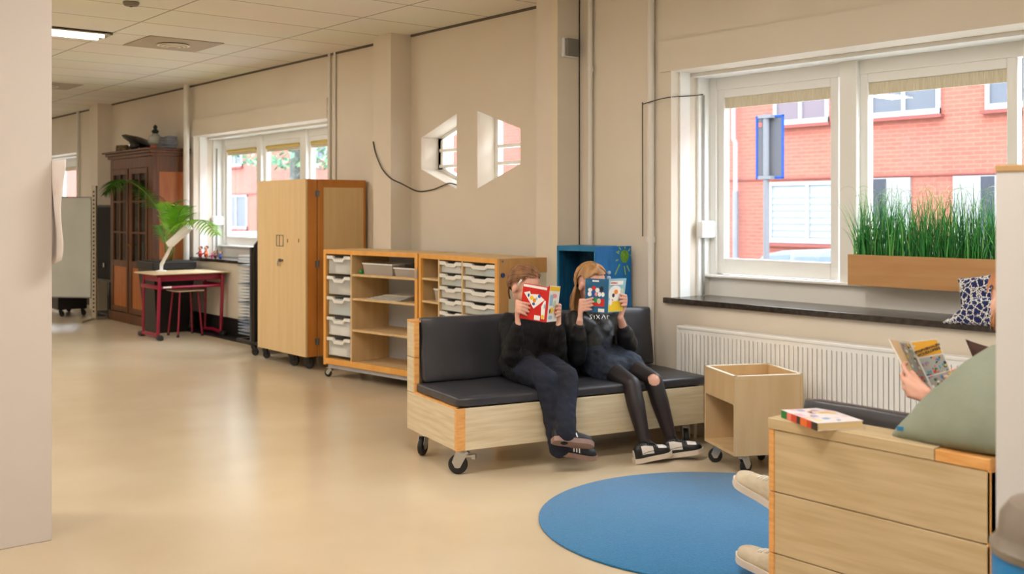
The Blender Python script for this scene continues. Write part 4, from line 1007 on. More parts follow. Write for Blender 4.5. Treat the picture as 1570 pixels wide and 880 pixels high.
b = MB(); b.use(black_m).bbox(-.42, .4, -.01, 0, 1.55, 1.58, .002); b.build('upper_bezel', None, mo)
b = MB(); b.use(black_m).box(-.05, .05, .07, .11, .04, 1.3).bbox(-.36, .36, -.05, .22, .0, .05, .006); b.build('stand', None, mo)
b = MB(); b.use(white_p).box(.02, .07, -.013, -.01, .70, .76); b.build('logo_mark', None, mo)
bg_ = thing('black_trolley', 'low black box trolley on wheels under the whiteboard', 'trolley', (-16.1, 4.45, 0))
b = MB(); b.use(black).bbox(-.3, .5, 0, .4, .10, .30, .01); b.build('body', None, bg_)
for x in (-.25, .45):
    for y in (.05, .35): caster(bg_, x, y, .10, .04, .5, False)

# ------------------------------------------------------------------ outside
GZ = -.55
b = MB(); b.box(-80, 30, WO+.02, 60, GZ-.3, GZ); o = b.build('floor_outside', mat('pavement', C(168, 162, 156), .85, col2=C(150, 146, 142), scale=3)); struct(o)
FY = 17.5; brick = tiled('red_brick', C(146, 78, 63), C(136, 70, 56), C(150, 94, 80), .24, .075, .008, 'XZ', bump=.3)
bd = thing('brick_building', 'long red brick building across the street with white windows', 'building', (0, FY, GZ)); Z_ = -GZ
b = MB(); b.use(brick).box(-70, 24, 0, 9, 0, 9.5); b.build('wall', None, bd, world=False)
b = MB(); b.use(mat('band_red', C(112, 52, 46), .8)); b.box(-70, 24, -.04, 0, 2.12+Z_, 2.15+Z_)
b.build('brick_band', None, bd)
rend = mat('pale_render', C(122, 120, 122), .8)
b = MB(); b.use(rend).box(-11.25, -10.15, -.05, 0, 0, 2.10+Z_).box(-9.35, -8.2, -.05, 0, 0, 2.10+Z_).box(-11.25, -8.2, -.05, 0, 0, .6+Z_); b.build('rendered_wall', None, bd)
pane = mat('far_glass', C(82, 86, 94), .5, spec=.2); curtain = mat('far_curtain', C(92, 80, 88), .7); blinds = mat('far_blinds', C(126, 132, 136), .7, spec=.1)
def bwin(x0, x1, z0, z1, n=2, fill=None, sill=True, dark=False):
    w = bpy.data.objects.new('window', None)
    b = MB(); b.use(mat('far_white', C(142, 146, 150), .7, spec=.1)); f = .07
    z0 += Z_; z1 += Z_
    b.box(x0, x1, -.05, .02, z0, z0+f*1.4); b.box(x0, x1, -.05, .02, z1-f, z1)
    for k in range(n+1):
        x = x0+(x1-x0-f)*k/n; b.box(x, x+f, -.056, .02, z0+.001, z1-.001)
    o = b.build('window', None, bd)
    b = MB(); b.use(fill or pane).box(x0+f, x1-f, -.02, -.01, z0+f, z1-f)
    if fill is blinds:
        for k in range(int((z1-z0-.2)/.13)): b.box(x0+f, x1-f, -.03, -.02, z0+.12+k*.13, z0+.2+k*.13)
    b.build('pane', None, o)
    if sill: b = MB(); b.use(mat('band_red', C(112, 52, 46), .8)).box(x0-.06, x1+.06, -.12, 0, z0-.07, z0-.01); b.build('window_sill', None, o)
for x in (-52, -45.5, -39.0, -32.5, -26.0, -19.5, -13.12, -10.98, -8.78, -6.3, -2.0): bwin(x, x+(1.27 if x < -11 else 1.39), 3.2, 4.7, 2, pane if x != -13.12 else curtain)
for x in (-52, -45.5, -39.2, -32.5, -26, -19.5): bwin(x, x+1.9, .8, 2.1, 2, pane)
bwin(-13.23, -11.4, .86, 2.07, 2, blinds)
b = MB(); b.use(mat('dark_window', C(36, 44, 56), .2)).box(-9.0+.15, -8.62, -.06, -.01, .3+Z_, 2.08+Z_); b.build('dark_window', None, bd)
b = MB(); b.use(mat('dark_window', C(36, 44, 56), .2)).box(-10.98, -10.62, -.06, -.01, 1.3+Z_, 2.08+Z_); b.build('dark_window', None, bd)
b = MB(); dp = mat('downpipe_white', C(140, 140, 150), .5); b.use(dp).tube([(-14.0, -.14, 0), (-14.0, -.14, 2.9+Z_), (-14.05, -.14, 3.0+Z_), (-14.05, -.14, 9)], .045, 10)
b.use(mat('downpipe_grey', C(100, 102, 114), .5)).cyl((-14.0, -.14, 0), (-14.0, -.14, 1.9+Z_), .06, n=12)
b.build('downpipe', None, bd, smooth='auto')
# street sign seen from behind
sg = thing('street_sign', 'blue-edged rectangular street sign seen from its grey back', 'sign', (-7.19, 9.5, GZ), YAW*0+.05)
b = MB(); b.use(mat('sign_back', C(70, 72, 78), .7, spec=.2)).bbox(-.16, .16, .0, .006, 1.86-GZ, 2.53-GZ, .0025); b.build('sign_plate', None, sg)
b = MB(); b.use(mat('sign_blue', C(8, 56, 130), .5, spec=.2)); zz0, zz1 = 1.845-GZ, 2.545-GZ
b.bbox(-.18, -.152, -.008, .012, zz0, zz1, .006).bbox(.152, .18, -.008, .012, zz0, zz1, .006).bbox(-.18, .18, -.008, .012, zz0, zz0+.03, .006).bbox(-.18, .18, -.008, .012, zz1-.03, zz1, .006); b.build('blue_rim', None, sg)
b = MB(); b.use(mat('sign_post', C(96, 98, 104), .6, spec=.2)).cyl((-.01, -.05, 0), (-.01, -.05, zz1+.01), .033, n=14); b.build('post', None, sg, smooth='auto')
b = MB(); b.use(mat('sign_post', C(96, 98, 104), .6, spec=.2)).box(-.09, .07, -.09, .0, zz1-.035, zz1-.0).box(-.09, .07, -.09, .0, zz0, zz0+.035); b.build('clamp', None, sg)
b = MB(); b.use(mat('sticker_red', C(190, 60, 60), .5)).box(-.14, -.10, -.002, 0, zz1-.12, zz1-.075); b.build('red_sticker', None, sg)
# parked cars
def car(x, y, col, label, L=4.1, H=1.49):
    c = thing('car', label, 'car', (x, y, GZ), 0)
    s = H/1.49; prof = [(-L/2, .35), (-L/2, .75), (-L*.46, .92), (-L*.26, .98), (-L*.13, 1.40), (-L*.05, 1.47), (L*.26, 1.49), (L*.40, 1.40), (L*.475, 1.0), (L*.5, .8), (L*.5, .35)]
    b = MB(); body = mat(col[0], col[1], .25, coat=.5); b.use(body)
    b.prism([(px, -.80, pz*s) for px, pz in prof], (0, 1.6, 0)); b.build('car_body', None, c)
    b = MB(); b.use(mat('car_glass', C(90, 104, 120), .2, spec=.5))
    for yy, o_ in ((-.806, 1), (.806, -1)):
        for x0, x1, x2, x3 in ((-L*.235, -L*.115, -L*.02, -L*.02), (-L*.0, -L*.0, L*.19, L*.19), (L*.21, L*.21, L*.36, L*.43)):
            b.prism([(x0, yy, 1.0*s), (x1, yy, 1.38*s), (x2, yy, 1.41*s), (x3, yy, 1.0*s)], (0, .004*o_, 0))
    b.build('side_windows', None, c)
    b = MB(); b.use(mat('car_glass', C(90, 104, 120), .2, spec=.5)); b.prism([(-L*.262, -.7, 1.0*s), (-L*.262, .7, 1.0*s), (-L*.135, .66, 1.395*s), (-L*.135, -.66, 1.395*s)], (-.012, 0, .008)); b.build('windscreen', None, c)
    for sx_ in (-L*.31, L*.31):
        for sy in (-.80, .62):
            b = MB(); b.use(rubber).lathe((sx_, sy-.02, .32), [(.2, 0), (.31, .01), (.32, .1), (.31, .2), (.2, .21)], 28, Vector((0, 1, 0))); b.use(steel).lathe((sx_, sy-.025, .32), [(.03, 0), (.2, .01), (.2, .2), (.03, .215)], 20, Vector((0, 1, 0))); b.build('wheel', None, c, smooth='auto')
car(-9.25, 13.6, ('car_blue_grey', C(110, 122, 136)), 'blue-grey car roof just above the near window sill outside')
car(-27.6, 13.2, ('car_silver', C(206, 212, 220)), 'silver parked car behind the far window panes')
# tree
tx = atY(452, 240, 12.0).x; tr = thing('street_tree', 'leafy street tree with grey trunk behind the far window', 'tree', (tx, 12.0, GZ))
b = MB(); b.use(mat('bark', C(104, 106, 100), .9, col2=C(70, 74, 70), scale=20, bump=.6, bscale=30)); b.tube([(0, 0, 0), (.02, 0, 1.5), (0, 0, 3), (.05, 0, 4.5), (0, 0, 6.2)], [.17, .14, .13, .11, .05], 14)
for k in range(9):
    a = k*2.4; z = 2.8+k*.32; b.tube([(0, 0, z), (.6*cos(a), .6*sin(a), z+.3), (1.3*cos(a), 1.3*sin(a), z+.2)], [.05, .03, .012], 8)
b.build('trunk', None, tr, smooth=True)
b = MB(); rnd = random.Random(5); lf = [mat('leaf_%d' % i, c, .6) for i, c in enumerate((C(90, 130, 100), C(120, 160, 120), C(70, 110, 84)))]
for k in range(2600):
    a = rnd.uniform(0, 2*pi); rr = 2.3*sqrt(rnd.random()); z = 3.1+3.6*rnd.random(); rr *= sqrt(max(.05, 1-((z-5.0)/2.2)**2)); c_ = Vector((rr*cos(a), rr*sin(a), z)); b.use(rnd.choice(lf))
    d1_ = Vector((rnd.gauss(0, 1), rnd.gauss(0, 1), rnd.gauss(0, 1))).normalized()*.09; d2 = d1_.cross(Vector((rnd.gauss(0, 1), rnd.gauss(0, 1), 1))).normalized()*.045
    b.poly([c_-d1_, c_-d2, c_+d1_, c_+d2])
g = b.build('leaves', None, tr, fix=False); g['kind'] = 'stuff'
# ------------------------------------------------------------------ people
skin = mat('skin', C(226, 178, 156), .5, col2=C(216, 160, 140), scale=7, sss=.08)
K = 1.12
def headmat(c, f, tilt=0, roll=0):
    f = Vector(f).normalized(); r = f.cross(Vector((0, 0, 1))).normalized(); u = r.cross(f)
    m = Matrix((r, f, u)).transposed().to_4x4()
    return Matrix.Translation(c) @ m @ Matrix.Rotation(-tilt, 4, 'X') @ Matrix.Rotation(roll, 4, 'Y')
def add_head(b, H, k=1.0):
    T = lambda x, y, z: H @ Vector((x*k, y*k, z*k))
    R3 = H.to_3x3().to_4x4()
    b.ell(T(0, -.008, .028), (.073*k, .092*k, .088*k), R3, 20, 14)
    b.ell(T(0, .022, -.028), (.058*k, .066*k, .066*k), R3, 18, 12)
    b.ell(T(0, .052, -.078), (.026*k, .026*k, .022*k), R3)
    b.caps([(T(0, .082, .012), .009*k), (T(0, .098, -.022), .012*k)], 10)
    b.ell(T(0, .086, -.052), (.022*k, .009*k, .009*k), R3)
    for s in (-1, 1):
        b.ell(T(.075*s, -.008, -.012), (.010*k, .016*k, .026*k), R3)
        b.ell(T(.034*s, .062, -.022), (.026*k, .026*k, .028*k), R3)
def head_parts(root, H, k, brow):
    R3 = H.to_3x3().to_4x4()
    for s in (-1, 1):
        b = MB(); b.use(white_p).ell(H @ Vector((.030*s*k, .0715*k, .008*k)), .0125*k, R3, 12, 8); b.use(mat('iris', C(60, 80, 100), .2)).ell(H @ Vector((.030*s*k, .0828*k, .006*k)), .0040*k, R3, 10, 6); b.build('eye', None, root, smooth=True, world=True)
        b = MB(); b.tube([H @ Vector((x*s*k, (y)*k, z*k)) for x, y, z in ((.014, .088, .026), (.03, .086, .031), (.046, .074, .026))], .0028, 6); b.build('eyebrow', brow, root, smooth=True, world=True)
    b = MB(); b.tube([H @ Vector((x*k, y*k, -.052*k)) for x, y in ((-.02, .088), (-.01, .0945), (0, .096), (.01, .0945), (.02, .088))], .0035, 6); b.build('lips', mat('lips', C(190, 110, 100), .45), root, smooth=True, world=True)
def edir(az, el): return Vector((cos(el)*sin(az), cos(el)*cos(az), sin(el)))   # az 0 = forward
def hair(root, H, k, m, length=0, pony=False, seed=1, n=150, thick=1.0, tuck=True):
    c0 = Vector((0, -.010, .030)); rr = Vector((.083, .103, .100))
    def hl(az):
        a = abs(((az+pi) % (2*pi))-pi)
        if a < .8: return radians(34)-a*.05
        if a < 1.35: return radians(32)+(a-.8)/(.55)*radians(-30)
        if a < 1.9: return radians(2)+(radians(12)*sin((a-1.35)/.55*pi) if a < 1.88 else radians(-10))
        return radians(-22)+(a-1.9)/(pi-1.9)*radians(-36)
    def P(az, el, o=1.0):
        d = edir(az, el); return c0+Vector((d.x*rr.x, d.y*rr.y, d.z*rr.z))*o
    b = MB()
    NA, NE = 120, 14
    def f(s, t):
        az = s*2*pi; e0 = hl(az); el = e0+(pi/2-e0)*t; nn = noise.noise(Vector((az*9, el*1.5, seed)))
        return H @ (P(az, el, 1+.03*nn*cos(el)+.012*sin(az*41))*k)
    b.grid(f, NA, NE)
    def f2(s, t):
        az = s*2*pi; e0 = hl(az); el = e0+(pi/2-e0)*t; return H @ (P(az, el, .86)*k)
    b.grid(f2, NA, NE, True)
    rnd = random.Random(seed)
    up = H.to_3x3().inverted() @ Vector((0, 0, 1))
    for i in range(n):
        if pony:
            az = rnd.uniform(-pi, pi); e0 = hl(az)+.02; pts = []
            end = P(pi, radians(-30), 1.04)
            st = P(az, e0+rnd.uniform(0, .5), 1.015)
            for j in range(9):
                q = st.lerp(end, j/8)-c0; q = Vector((q.x/rr.x, q.y/rr.y, q.z/rr.z)).normalized(); q = c0+Vector((q.x*rr.x, q.y*rr.y, q.z*rr.z))*(1.012+.03*j/8+rnd.uniform(0, .006)); pts.append(q)
            for j in range(1, 6): pts.append(pts[-1]+Vector((rnd.uniform(-.002, .002), -.008+.004*j, -.020*(length or 1))))
        else:
            sgn = rnd.choice((-1, 1)); az = sgn*rnd.uniform(.55, pi); az = sgn*rnd.uniform(1.93, 2.15) if tuck and .95 < abs(az) < 1.95 else az; e0 = hl(az); pts = []
            s0 = P(rnd.uniform(-.2, .2)*1+ (0 if abs(az) < 1.6 else pi*.9*sgn), radians(rnd.uniform(62, 84)), 1.015)-c0
            e_ = P(az, e0, 1.03)-c0
            for j in range(8):
                q = s0.lerp(e_, j/7); q = Vector((q.x/rr.x, q.y/rr.y, q.z/rr.z)).normalized(); pts.append(c0+Vector((q.x*rr.x, q.y*rr.y, q.z*rr.z))*(1.015+.035*j/7+rnd.uniform(0, .01)))
            if abs(az) > 1.25:
                L_ = length*rnd.uniform(.75, 1.05); q = pts[-1].copy(); dr_ = Vector((q.x, q.y-c0.y, 0)).normalized()
                for j in range(1, 9):
                    q = q-up*(L_/8)+dr_*(.006 if j < 4 else .001)+Vector((rnd.gauss(0, .002), rnd.gauss(0, .002), 0)); pts.append(q.copy())
        N = len(pts); b.tube([H @ (p*k) for p in pts], [(.0052*thick*(1-.75*(j/(N-1))**3)) for j in range(N)], 5, rt=.5)
    return b.build('hair', m, root, smooth=True, world=True, fix=False)
def wrinkle(o, amp, sc, seed=0, keep=None):
    me = o.data; nrm_ = [v.normal.copy() for v in me.vertices]
    for v, vn in zip(me.vertices, nrm_):
        p = v.co; n_ = noise.noise(Vector((p.x*sc, p.y*sc, p.z*sc*1.7+seed)))+.5*noise.noise(p*sc*2.3+Vector((seed, 0, 0)))
        v.co = p+vn*n_*amp
def palmhand(b, wr, kn, fingers, thumb, k=K, r=.0078):
    """palm as capsules wrist->knuckles, fingers as explicit point lists"""
    wr = Vector(wr); c = sum((Vector(q) for q in kn), Vector())/4
    for q in kn: b.caps([(wr.lerp(c, .12), .015*k), (Vector(q), .0095*k)], 10)
    for a_, b_ in zip(kn, kn[1:]): b.caps([(wr.lerp(Vector(a_), .55), .0125*k), (wr.lerp(Vector(b_), .55), .0125*k)], 10); b.caps([(Vector(a_), .0095*k), (Vector(b_), .0095*k)], 10)
    for q, f in zip(kn, fingers):
        rs = [r*1.12, r*1.05, r, r*.86]; b.caps([(Vector(p), rs[min(i, 3)]*k) for i, p in enumerate([q]+list(f))], 10)
    b.caps([(Vector(p), rr_*k) for p, rr_ in zip(thumb, (.013, .011, .0095, .008))], 10)
def edgehand(b, wr, E, fd, sd, nn, k=K, lens=(.052, .058, .054, .043), gap=.0175, flip=1):
    """hand gripping the edge of a cover: E = edge point, fd = along the cover away from the edge, sd = finger stacking direction (index first), nn = outward normal of the cover"""
    fd, sd, nn = fd.normalized(), sd.normalized(), nn.normalized()
    kn, fi = [], []
    for i in range(4):
        base = E+sd*((i-1.5)*gap*k)
        kn.append(base-fd*(.020*k)-nn*.004-sd*(0)+nn*.004*(1.5-abs(i-1.5)))
        l = lens[i]*k; sp2 = sd*((i-1.5)*.001)
        fi.append([base-fd*.002+nn*(.0135*k), base+fd*(l*.42)+nn*(.0115*k)+sp2*2, base+fd*(l*.85)+nn*(.0092*k)+sp2*4])
    th = [Vector(wr).lerp(kn[0], .35)-nn*.01, kn[0]-nn*.024-sd*.002+fd*.004, E-sd*(.020*k)-nn*(.022)+fd*(.022*k), E-sd*(.026*k)-nn*(.019)+fd*(.040*k)]
    palmhand(b, wr, kn, fi, th, k)
def shoe(root, M, L, wd, up_m, sole_m, style, k=1.0, hs=1.0):
    T = [0, .06, .15, .3, .45, .6, .75, .87, .95, 1.0]
    Wt = [.20, .33, .38, .37, .38, .43, .48, .44, .30, .10]; Ht = [.050, .070, .078, .078, .066, .054, .046, .040, .032, .014]
    def itp(A, t):
        for i in range(len(T)-1):
            if t <= T[i+1]: f_ = (t-T[i])/(T[i+1]-T[i]); return A[i]*(1-f_)+A[i+1]*f_
        return A[-1]
    def S(t, a, o=0):
        w_, h_ = itp(Wt, t)*wd+o, itp(Ht, t)*hs*k+o; ca, sa = cos(a), sin(a)
        return Vector((t*L, (abs(ca)**.75)*(1 if ca > 0 else -1)*w_, .012+(max(sa, 0)**.8)*h_))
    b = MB(); N, A_ = 22, 16
    rings = [[b.bm.verts.new(M @ S(i/N, pi*j/A_)) for j in range(A_+1)] for i in range(N+1)]
    for i in range(N):
        for j in range(A_):
            b.use(up_m((i+.5)/N, (j+.5)/A_)); b.face([rings[i][j], rings[i+1][j], rings[i+1][j+1], rings[i][j+1]])
    b.use(up_m(.5, .1)); b.face(rings[0]); b.face(rings[-1][::-1])
    for i in range(N): b.face([rings[i][0], rings[i][A_], rings[i+1][A_], rings[i+1][0]])
    sh_ = b.build('shoe', None, root, smooth=True, world=True)
    b = MB(); out = [(i/N) for i in range(N+1)]
    def ol(o, z): return [M @ Vector((t*L+(.006 if t == 1 else (-.005 if t == 0 else 0)), (itp(Wt, t)*wd+o), z)) for t in out]+[M @ Vector((t*L+(.006 if t == 1 else (-.005 if t == 0 else 0)), -(itp(Wt, t)*wd+o), z)) for t in out[::-1]]
    b.use(sole_m[0]); l0, l1 = ol(.004, -.012*k), ol(.0055, .016)
    va, vb = [b.bm.verts.new(p) for p in l0], [b.bm.verts.new(p) for p in l1]; n_ = len(va)
    for i in range(n_): b.face([va[i], va[(i+1) % n_], vb[(i+1) % n_], vb[i]])
    b.face(vb); b.use(sole_m[1]); b.face(va[::-1])
    b.build('sole', None, sh_, world=True, fix=True) if False else None
    so = b.build('sole', None, None); so.data.transform(mw(root).inverted()); so.parent = sh_
    def strip(t0, t1, a0, a1, w_, m, nm='stripe', n_=6, curve=0):
        for sd in (0, 1):
            b = MB(); prev = None
            for i in range(n_+1):
                f_ = i/n_; t = t0+(t1-t0)*f_+curve*sin(pi*f_); a = a0+(a1-a0)*f_; a = a if sd == 0 else pi-a
                cur = [M @ S(t-w_/2, a, .0018), M @ S(t+w_/2, a, .0018)]; cur = [b.bm.verts.new(p) for p in cur]
                if prev: b.face([prev[0], prev[1], cur[1], cur[0]])
                prev = cur
            o = b.build(nm, m, None, fix=False); o.data.transform(mw(root).inverted()); o.parent = sh_
    if style == 'stripes':
        for t in (.40, .47, .54): strip(t, t-.06, .12, 1.15, .03, white_p)
    if style == 'panels':
        strip(.20, .62, .25, .62, .055, mat('shoe_black', C(22, 22, 24), .4), 'side_curve', 8, .08)
    b = MB()
    for t in (.38, .43, .48, .53, .58): b.tube([M @ S(t, a, .002) for a in (1.05, 1.3, 1.57, 1.84, 2.1)], .0028, 5)
    if style != 'none':
        b.tube([M @ S(.36, 1.57, .004), M @ (S(.36, 1.2, .02)), M @ (S(.42, .95, .012))], .0024, 5); b.tube([M @ S(.36, 1.57, .004), M @ (S(.36, 1.95, .02)), M @ (S(.42, 2.2, .012))], .0024, 5)
    o = b.build('laces', mat('laces_%s' % style, C(235, 232, 224) if style == 'plain' else C(20, 20, 22), .7), None, smooth=True); o.data.transform(mw(root).inverted()); o.parent = sh_
    return sh_
def footmat(heel, toe, up):
    x = (Vector(toe)-Vector(heel)).normalized(); up = Vector(up); y = up.cross(x).normalized(); z = x.cross(y)
    return Matrix.Translation(heel) @ Matrix((x, y, z)).transposed().to_4x4()

def cover(b, p, prints, eps=.0009):
    """p = [bl, br, tr, tl] world points; prints = (shape, s, t, w, h, mat[, rot])"""
    n_ = (p[1]-p[0]).cross(p[3]-p[0]).normalized()
    def at_(s, t, e): return (p[0]*(1-s)+p[1]*s)*(1-t)+(p[3]*(1-s)+p[2]*s)*t+n_*e
    lay = 0
    for q in prints:
        lay += 1; e = eps+lay*.00002
        b.use(q[5])
        if q[0] == 'r': pts = [(q[1]-q[3]/2, q[2]-q[4]/2), (q[1]+q[3]/2, q[2]-q[4]/2), (q[1]+q[3]/2, q[2]+q[4]/2), (q[1]-q[3]/2, q[2]+q[4]/2)]
        elif q[0] == 'e': pts = [(q[1]+q[3]/2*cos(a), q[2]+q[4]/2*sin(a)) for a in [i*pi/8 for i in range(16)]]
        else: pts = q[6]
        b.poly([at_(min(max(s, .01), .99), min(max(t, .01), .99), e) for s, t in pts])
    return at_, n_
def comic(name, label, group, LC, RC_, back_col, front_col, pl, pr, reader):
    """LC, RC_ = left and right cover corner lists [bl, br, tr, tl]; reader = vector pointing from the covers to the reader"""
    allp = LC+RC_; base = sum(allp, Vector())/8; base.z = min(p.z for p in allp)
    r = thing(name, label, 'book', base, 0, group)
    info = []
    for nm, p, col, pr_ in (('back_cover', LC, back_col, pl), ('front_cover', RC_, front_col, pr)):
        b = MB(); n_ = (p[1]-p[0]).cross(p[3]-p[0]).normalized()
        b.use(col).prism(p, -n_*.0012); info.append(cover(b, p, pr_)); b.build(nm, None, r, world=True, fix=False)
        b = MB(); c = sum(p, Vector())/4; q = [c+(v-c)*.97 for v in p]; b.prism([v-n_*.0014 for v in q], -n_*.0075); b.build('pages', mat('cream_pages', C(222, 198, 150), .8), r, world=True)
    sp0 = [LC[1], RC_[0], RC_[3], LC[2]]
    if (sp0[0]-sp0[1]).length > .002:
        b = MB(); n_ = (sp0[1]-sp0[0]).cross(sp0[3]-sp0[0]).normalized(); b.use(back_col).prism(sp0, -n_*.0012); b.build('spine', None, r, world=True)
    return r, info
def ink(c): return mat('print_%02x%02x%02x' % (int(c[0]), int(c[1]), int(c[2])), C(*c), .35)

def person(label, J, k, colors, clothes, pelvis_r=.105, vox=.0048):
    root = thing('person', label, 'person', (J['pelvis'].x, J['pelvis'].y, 0))
    H = J['H']
    b = MB(); add_head(b, H, k)
    hc = H @ Vector((0, -.02, -.06))*1 if False else H @ (Vector((0, -.022, -.05))*k)
    b.caps([(hc, .042*k), (J['neck'], .045*k)])
    ch = J['chest']
    across = (J['shL']-J['shR']).normalized()
    b.caps([(J['pelvis'], .088*k), (J['pelvis'].lerp(ch, .5), .080*k), (ch, .088*k), (J['neck'].lerp(ch, .35), .06*k)])
    for s in ('R', 'L'):
        sg = 1 if s == 'L' else -1
        b.caps([(ch+across*(.05*sg*k), .075*k), (J['sh'+s], .042*k), (J['el'+s], .031*k)]); b.caps([(J['el'+s], .031*k), (J['wr'+s].lerp(J['el'+s], .6), .030*k), (J['wr'+s], .0185*k)])
        b.caps([(J['pelvis']+across*(.045*sg*k), .085*k), (J['hip'+s], .078*k), (J['kn'+s], .048*k)]); b.caps([(J['kn'+s], .048*k), (J['kn'+s].lerp(J['an'+s], .35), .047*k), (J['an'+s], .029*k)])
        b.caps([(J['an'+s], .029*k), (J['toe'+s].lerp(J['an'+s], .35), .022*k)])
    J['hands'](b)
    body = b.build('body', skin, root, world=True, vox=vox, sm=3, smooth=True)
    return root
def garment(root, name, m, chains, amp=.005, sc=14, vox=.008, sm=4, seed=0, cut=None):
    b = MB()
    for ch in chains: b.caps(ch, 16)
    o = b.build(name, m, root, world=True, vox=vox, sm=sm, smooth=True)
    if amp: wrinkle(o, amp, sc, seed)
    if cut:
        bm = bmesh.new(); bm.from_mesh(o.data); inv = mw(root)
        bmesh.ops.delete(bm, geom=[f for f in bm.faces if cut(inv @ f.calc_center_median())], context='FACES'); bm.to_mesh(o.data); bm.free()
    return o

knit = mat('black_knit', C(14, 14, 16), .9, sheen=.0, bump=.3, bscale=70)
navy = mat('navy_trousers', C(14, 19, 34), .85, col2=C(20, 27, 48), scale=9, sheen=.0, bump=.2, bscale=40)
# ---- girl with the red comic (left)
k1 = 1.10
J = {}
J['pelvis'] = sp(.66, .43, .545); J['chest'] = sv(806, 512, .46); J['neck'] = sv(806, 474, .45)
J['H'] = headmat(sv(804, 440, .405), (.97, .16, 0), .30)
J['shR'] = sv(779, 494, .44); J['shL'] = sv(840, 497, .46)
J['elR'] = sv(784, 549, .30); J['elL'] = sv(856, 540, .28)
J['wrR'] = sv(794, 497, .155); J['wrL'] = sv(856, 500, .165)
J['hipR'] = sp(.60, .38, .535); J['hipL'] = sp(.75, .38, .535)
J['knR'] = sv(838, 583, .0); J['knL'] = sv(869, 578, -.01)
J['anR'] = sv(858, 682, -.10); J['anL'] = sv(866, 662, -.17)
hR, tR = sv(853, 692, -.10), sv(897, 699, -.16); hL, tL = sv(851, 676, -.20), sv(911, 684, -.22)
J['toeR'] = tR; J['toeL'] = tL
Lc = [sv(796, 487.5, .135), sv(834, 494, .10), sv(839.5, 440, .10), sv(803, 433.5, .135)]
Rc = [sv(838, 494, .10), sv(853, 492.5, .15), sv(859.5, 439, .15), sv(843.5, 438, .10)]
cu, cv = (Lc[1]-Lc[0]).normalized(), (Lc[3]-Lc[0]).normalized(); cn = (Lc[1]-Lc[0]).cross(Lc[3]-Lc[0]).normalized()
ru = (Rc[0]-Rc[1]).normalized(); rn = (Rc[1]-Rc[0]).cross(Rc[3]-Rc[0]).normalized()
def hands1(b):
    edgehand(b, J['wrR'], Lc[0].lerp(Lc[3], .30), cu-cv*.12, -cv, cn, k1)
    edgehand(b, J['wrL'], Rc[1].lerp(Rc[2], .32), ru-cv*.05, -cv, rn, k1, lens=(.036, .04, .038, .03))
J['hands'] = hands1
g1 = person('person in black sweater and navy trousers reading a red comic, ankles crossed', J, k1, None, None)
hm1 = mat('light_brown_hair', C(150, 108, 72), .45, col2=C(118, 80, 50), scale=30, stretch=(1, 1, .3))
head_parts(g1, J['H'], k1, hm1)
hair(g1, J['H'], k1, hm1, length=.8, pony=True, seed=2, n=210)
b = MB(); H = J['H']
for s in (-.002, .005): b.tube([H @ (Vector((.080, .030+s, .062))*k1), H @ (Vector((.087, .026+s, .040))*k1), H @ (Vector((.089, .020+s, .020))*k1)], .0026, 6)
b.build('hair_clip', white_p, g1, smooth=True, world=True)
ac = (J['shL']-J['shR']).normalized()
ch = [[(J['pelvis']+Vector((0, 0, -.01)), .112*k1), (J['pelvis'].lerp(J['chest'], .5), .100*k1), (J['chest'], .100*k1), (J['neck'].lerp(J['chest'], .35), .072*k1), (J['neck']+Vector((0, 0, -.012)), .055*k1)]]
for s, sg in (('R', -1), ('L', 1)):
    ch.append([(J['pelvis']+ac*(.05*sg)+Vector((0, 0, .0)), .105*k1), (J['chest']+ac*(.05*sg), .088*k1), (J['sh'+s], .056*k1), (J['el'+s], .052*k1)])
    ch.append([(J['el'+s], .052*k1), (J['el'+s].lerp(J['wr'+s], .6), .047*k1), (J['el'+s].lerp(J['wr'+s], .92), .034*k1)])
ch.append([(J['hipR']+Vector((0, 0, .02)), .095*k1), (J['hipR'].lerp(J['knR'], .22), .088*k1)]); ch.append([(J['hipL']+Vector((0, 0, .02)), .092*k1), (J['hipL'].lerp(J['knL'], .22), .086*k1)])
garment(g1, 'sweater', knit, ch, .009, 13, seed=3)
ch = []
for s in 'RL':
    ch.append([(J['pelvis']+Vector((0, 0, -.01)), .10*k1), (J['hip'+s], .092*k1), (J['hip'+s].lerp(J['kn'+s], .6), .074*k1), (J['kn'+s], .064*k1)])
    ch.append([(J['kn'+s], .064*k1), (J['kn'+s].lerp(J['an'+s], .5), .058*k1), (J['kn'+s].lerp(J['an'+s], 1.03), .060*k1)])
garment(g1, 'trousers', navy, ch, .006, 15, seed=8)
gum = mat('gum_sole', C(150, 122, 112), .6, col2=C(136, 108, 98), scale=20); blk_s = mat('shoe_navy_black', C(22, 24, 32), .6)
upm = lambda t, a: blk_s
upt = SV_*-1
shoe(g1, footmat(hL+SV_*.02, tL, Vector((0, 0, .86))+SV_*.50+SU*-.05), .245, .098, upm, (gum, gum), 'stripes', 1.0)
shoe(g1, footmat(hR, tR, Vector((0, 0, .9))+SV_*-.1), .235, .092, upm, (gum, gum), 'stripes', 1.0)
W_ = ink((246, 244, 240)); RED = ink((214, 40, 34)); YE = ink((246, 206, 40)); BL = ink((40, 90, 170)); OR = ink((240, 140, 40)); LB = ink((150, 196, 220)); DK = ink((40, 34, 40)); GR = ink((50, 150, 90)); PK = ink((240, 150, 150)); TB = ink((26, 96, 134)); LG = ink((200, 214, 180))
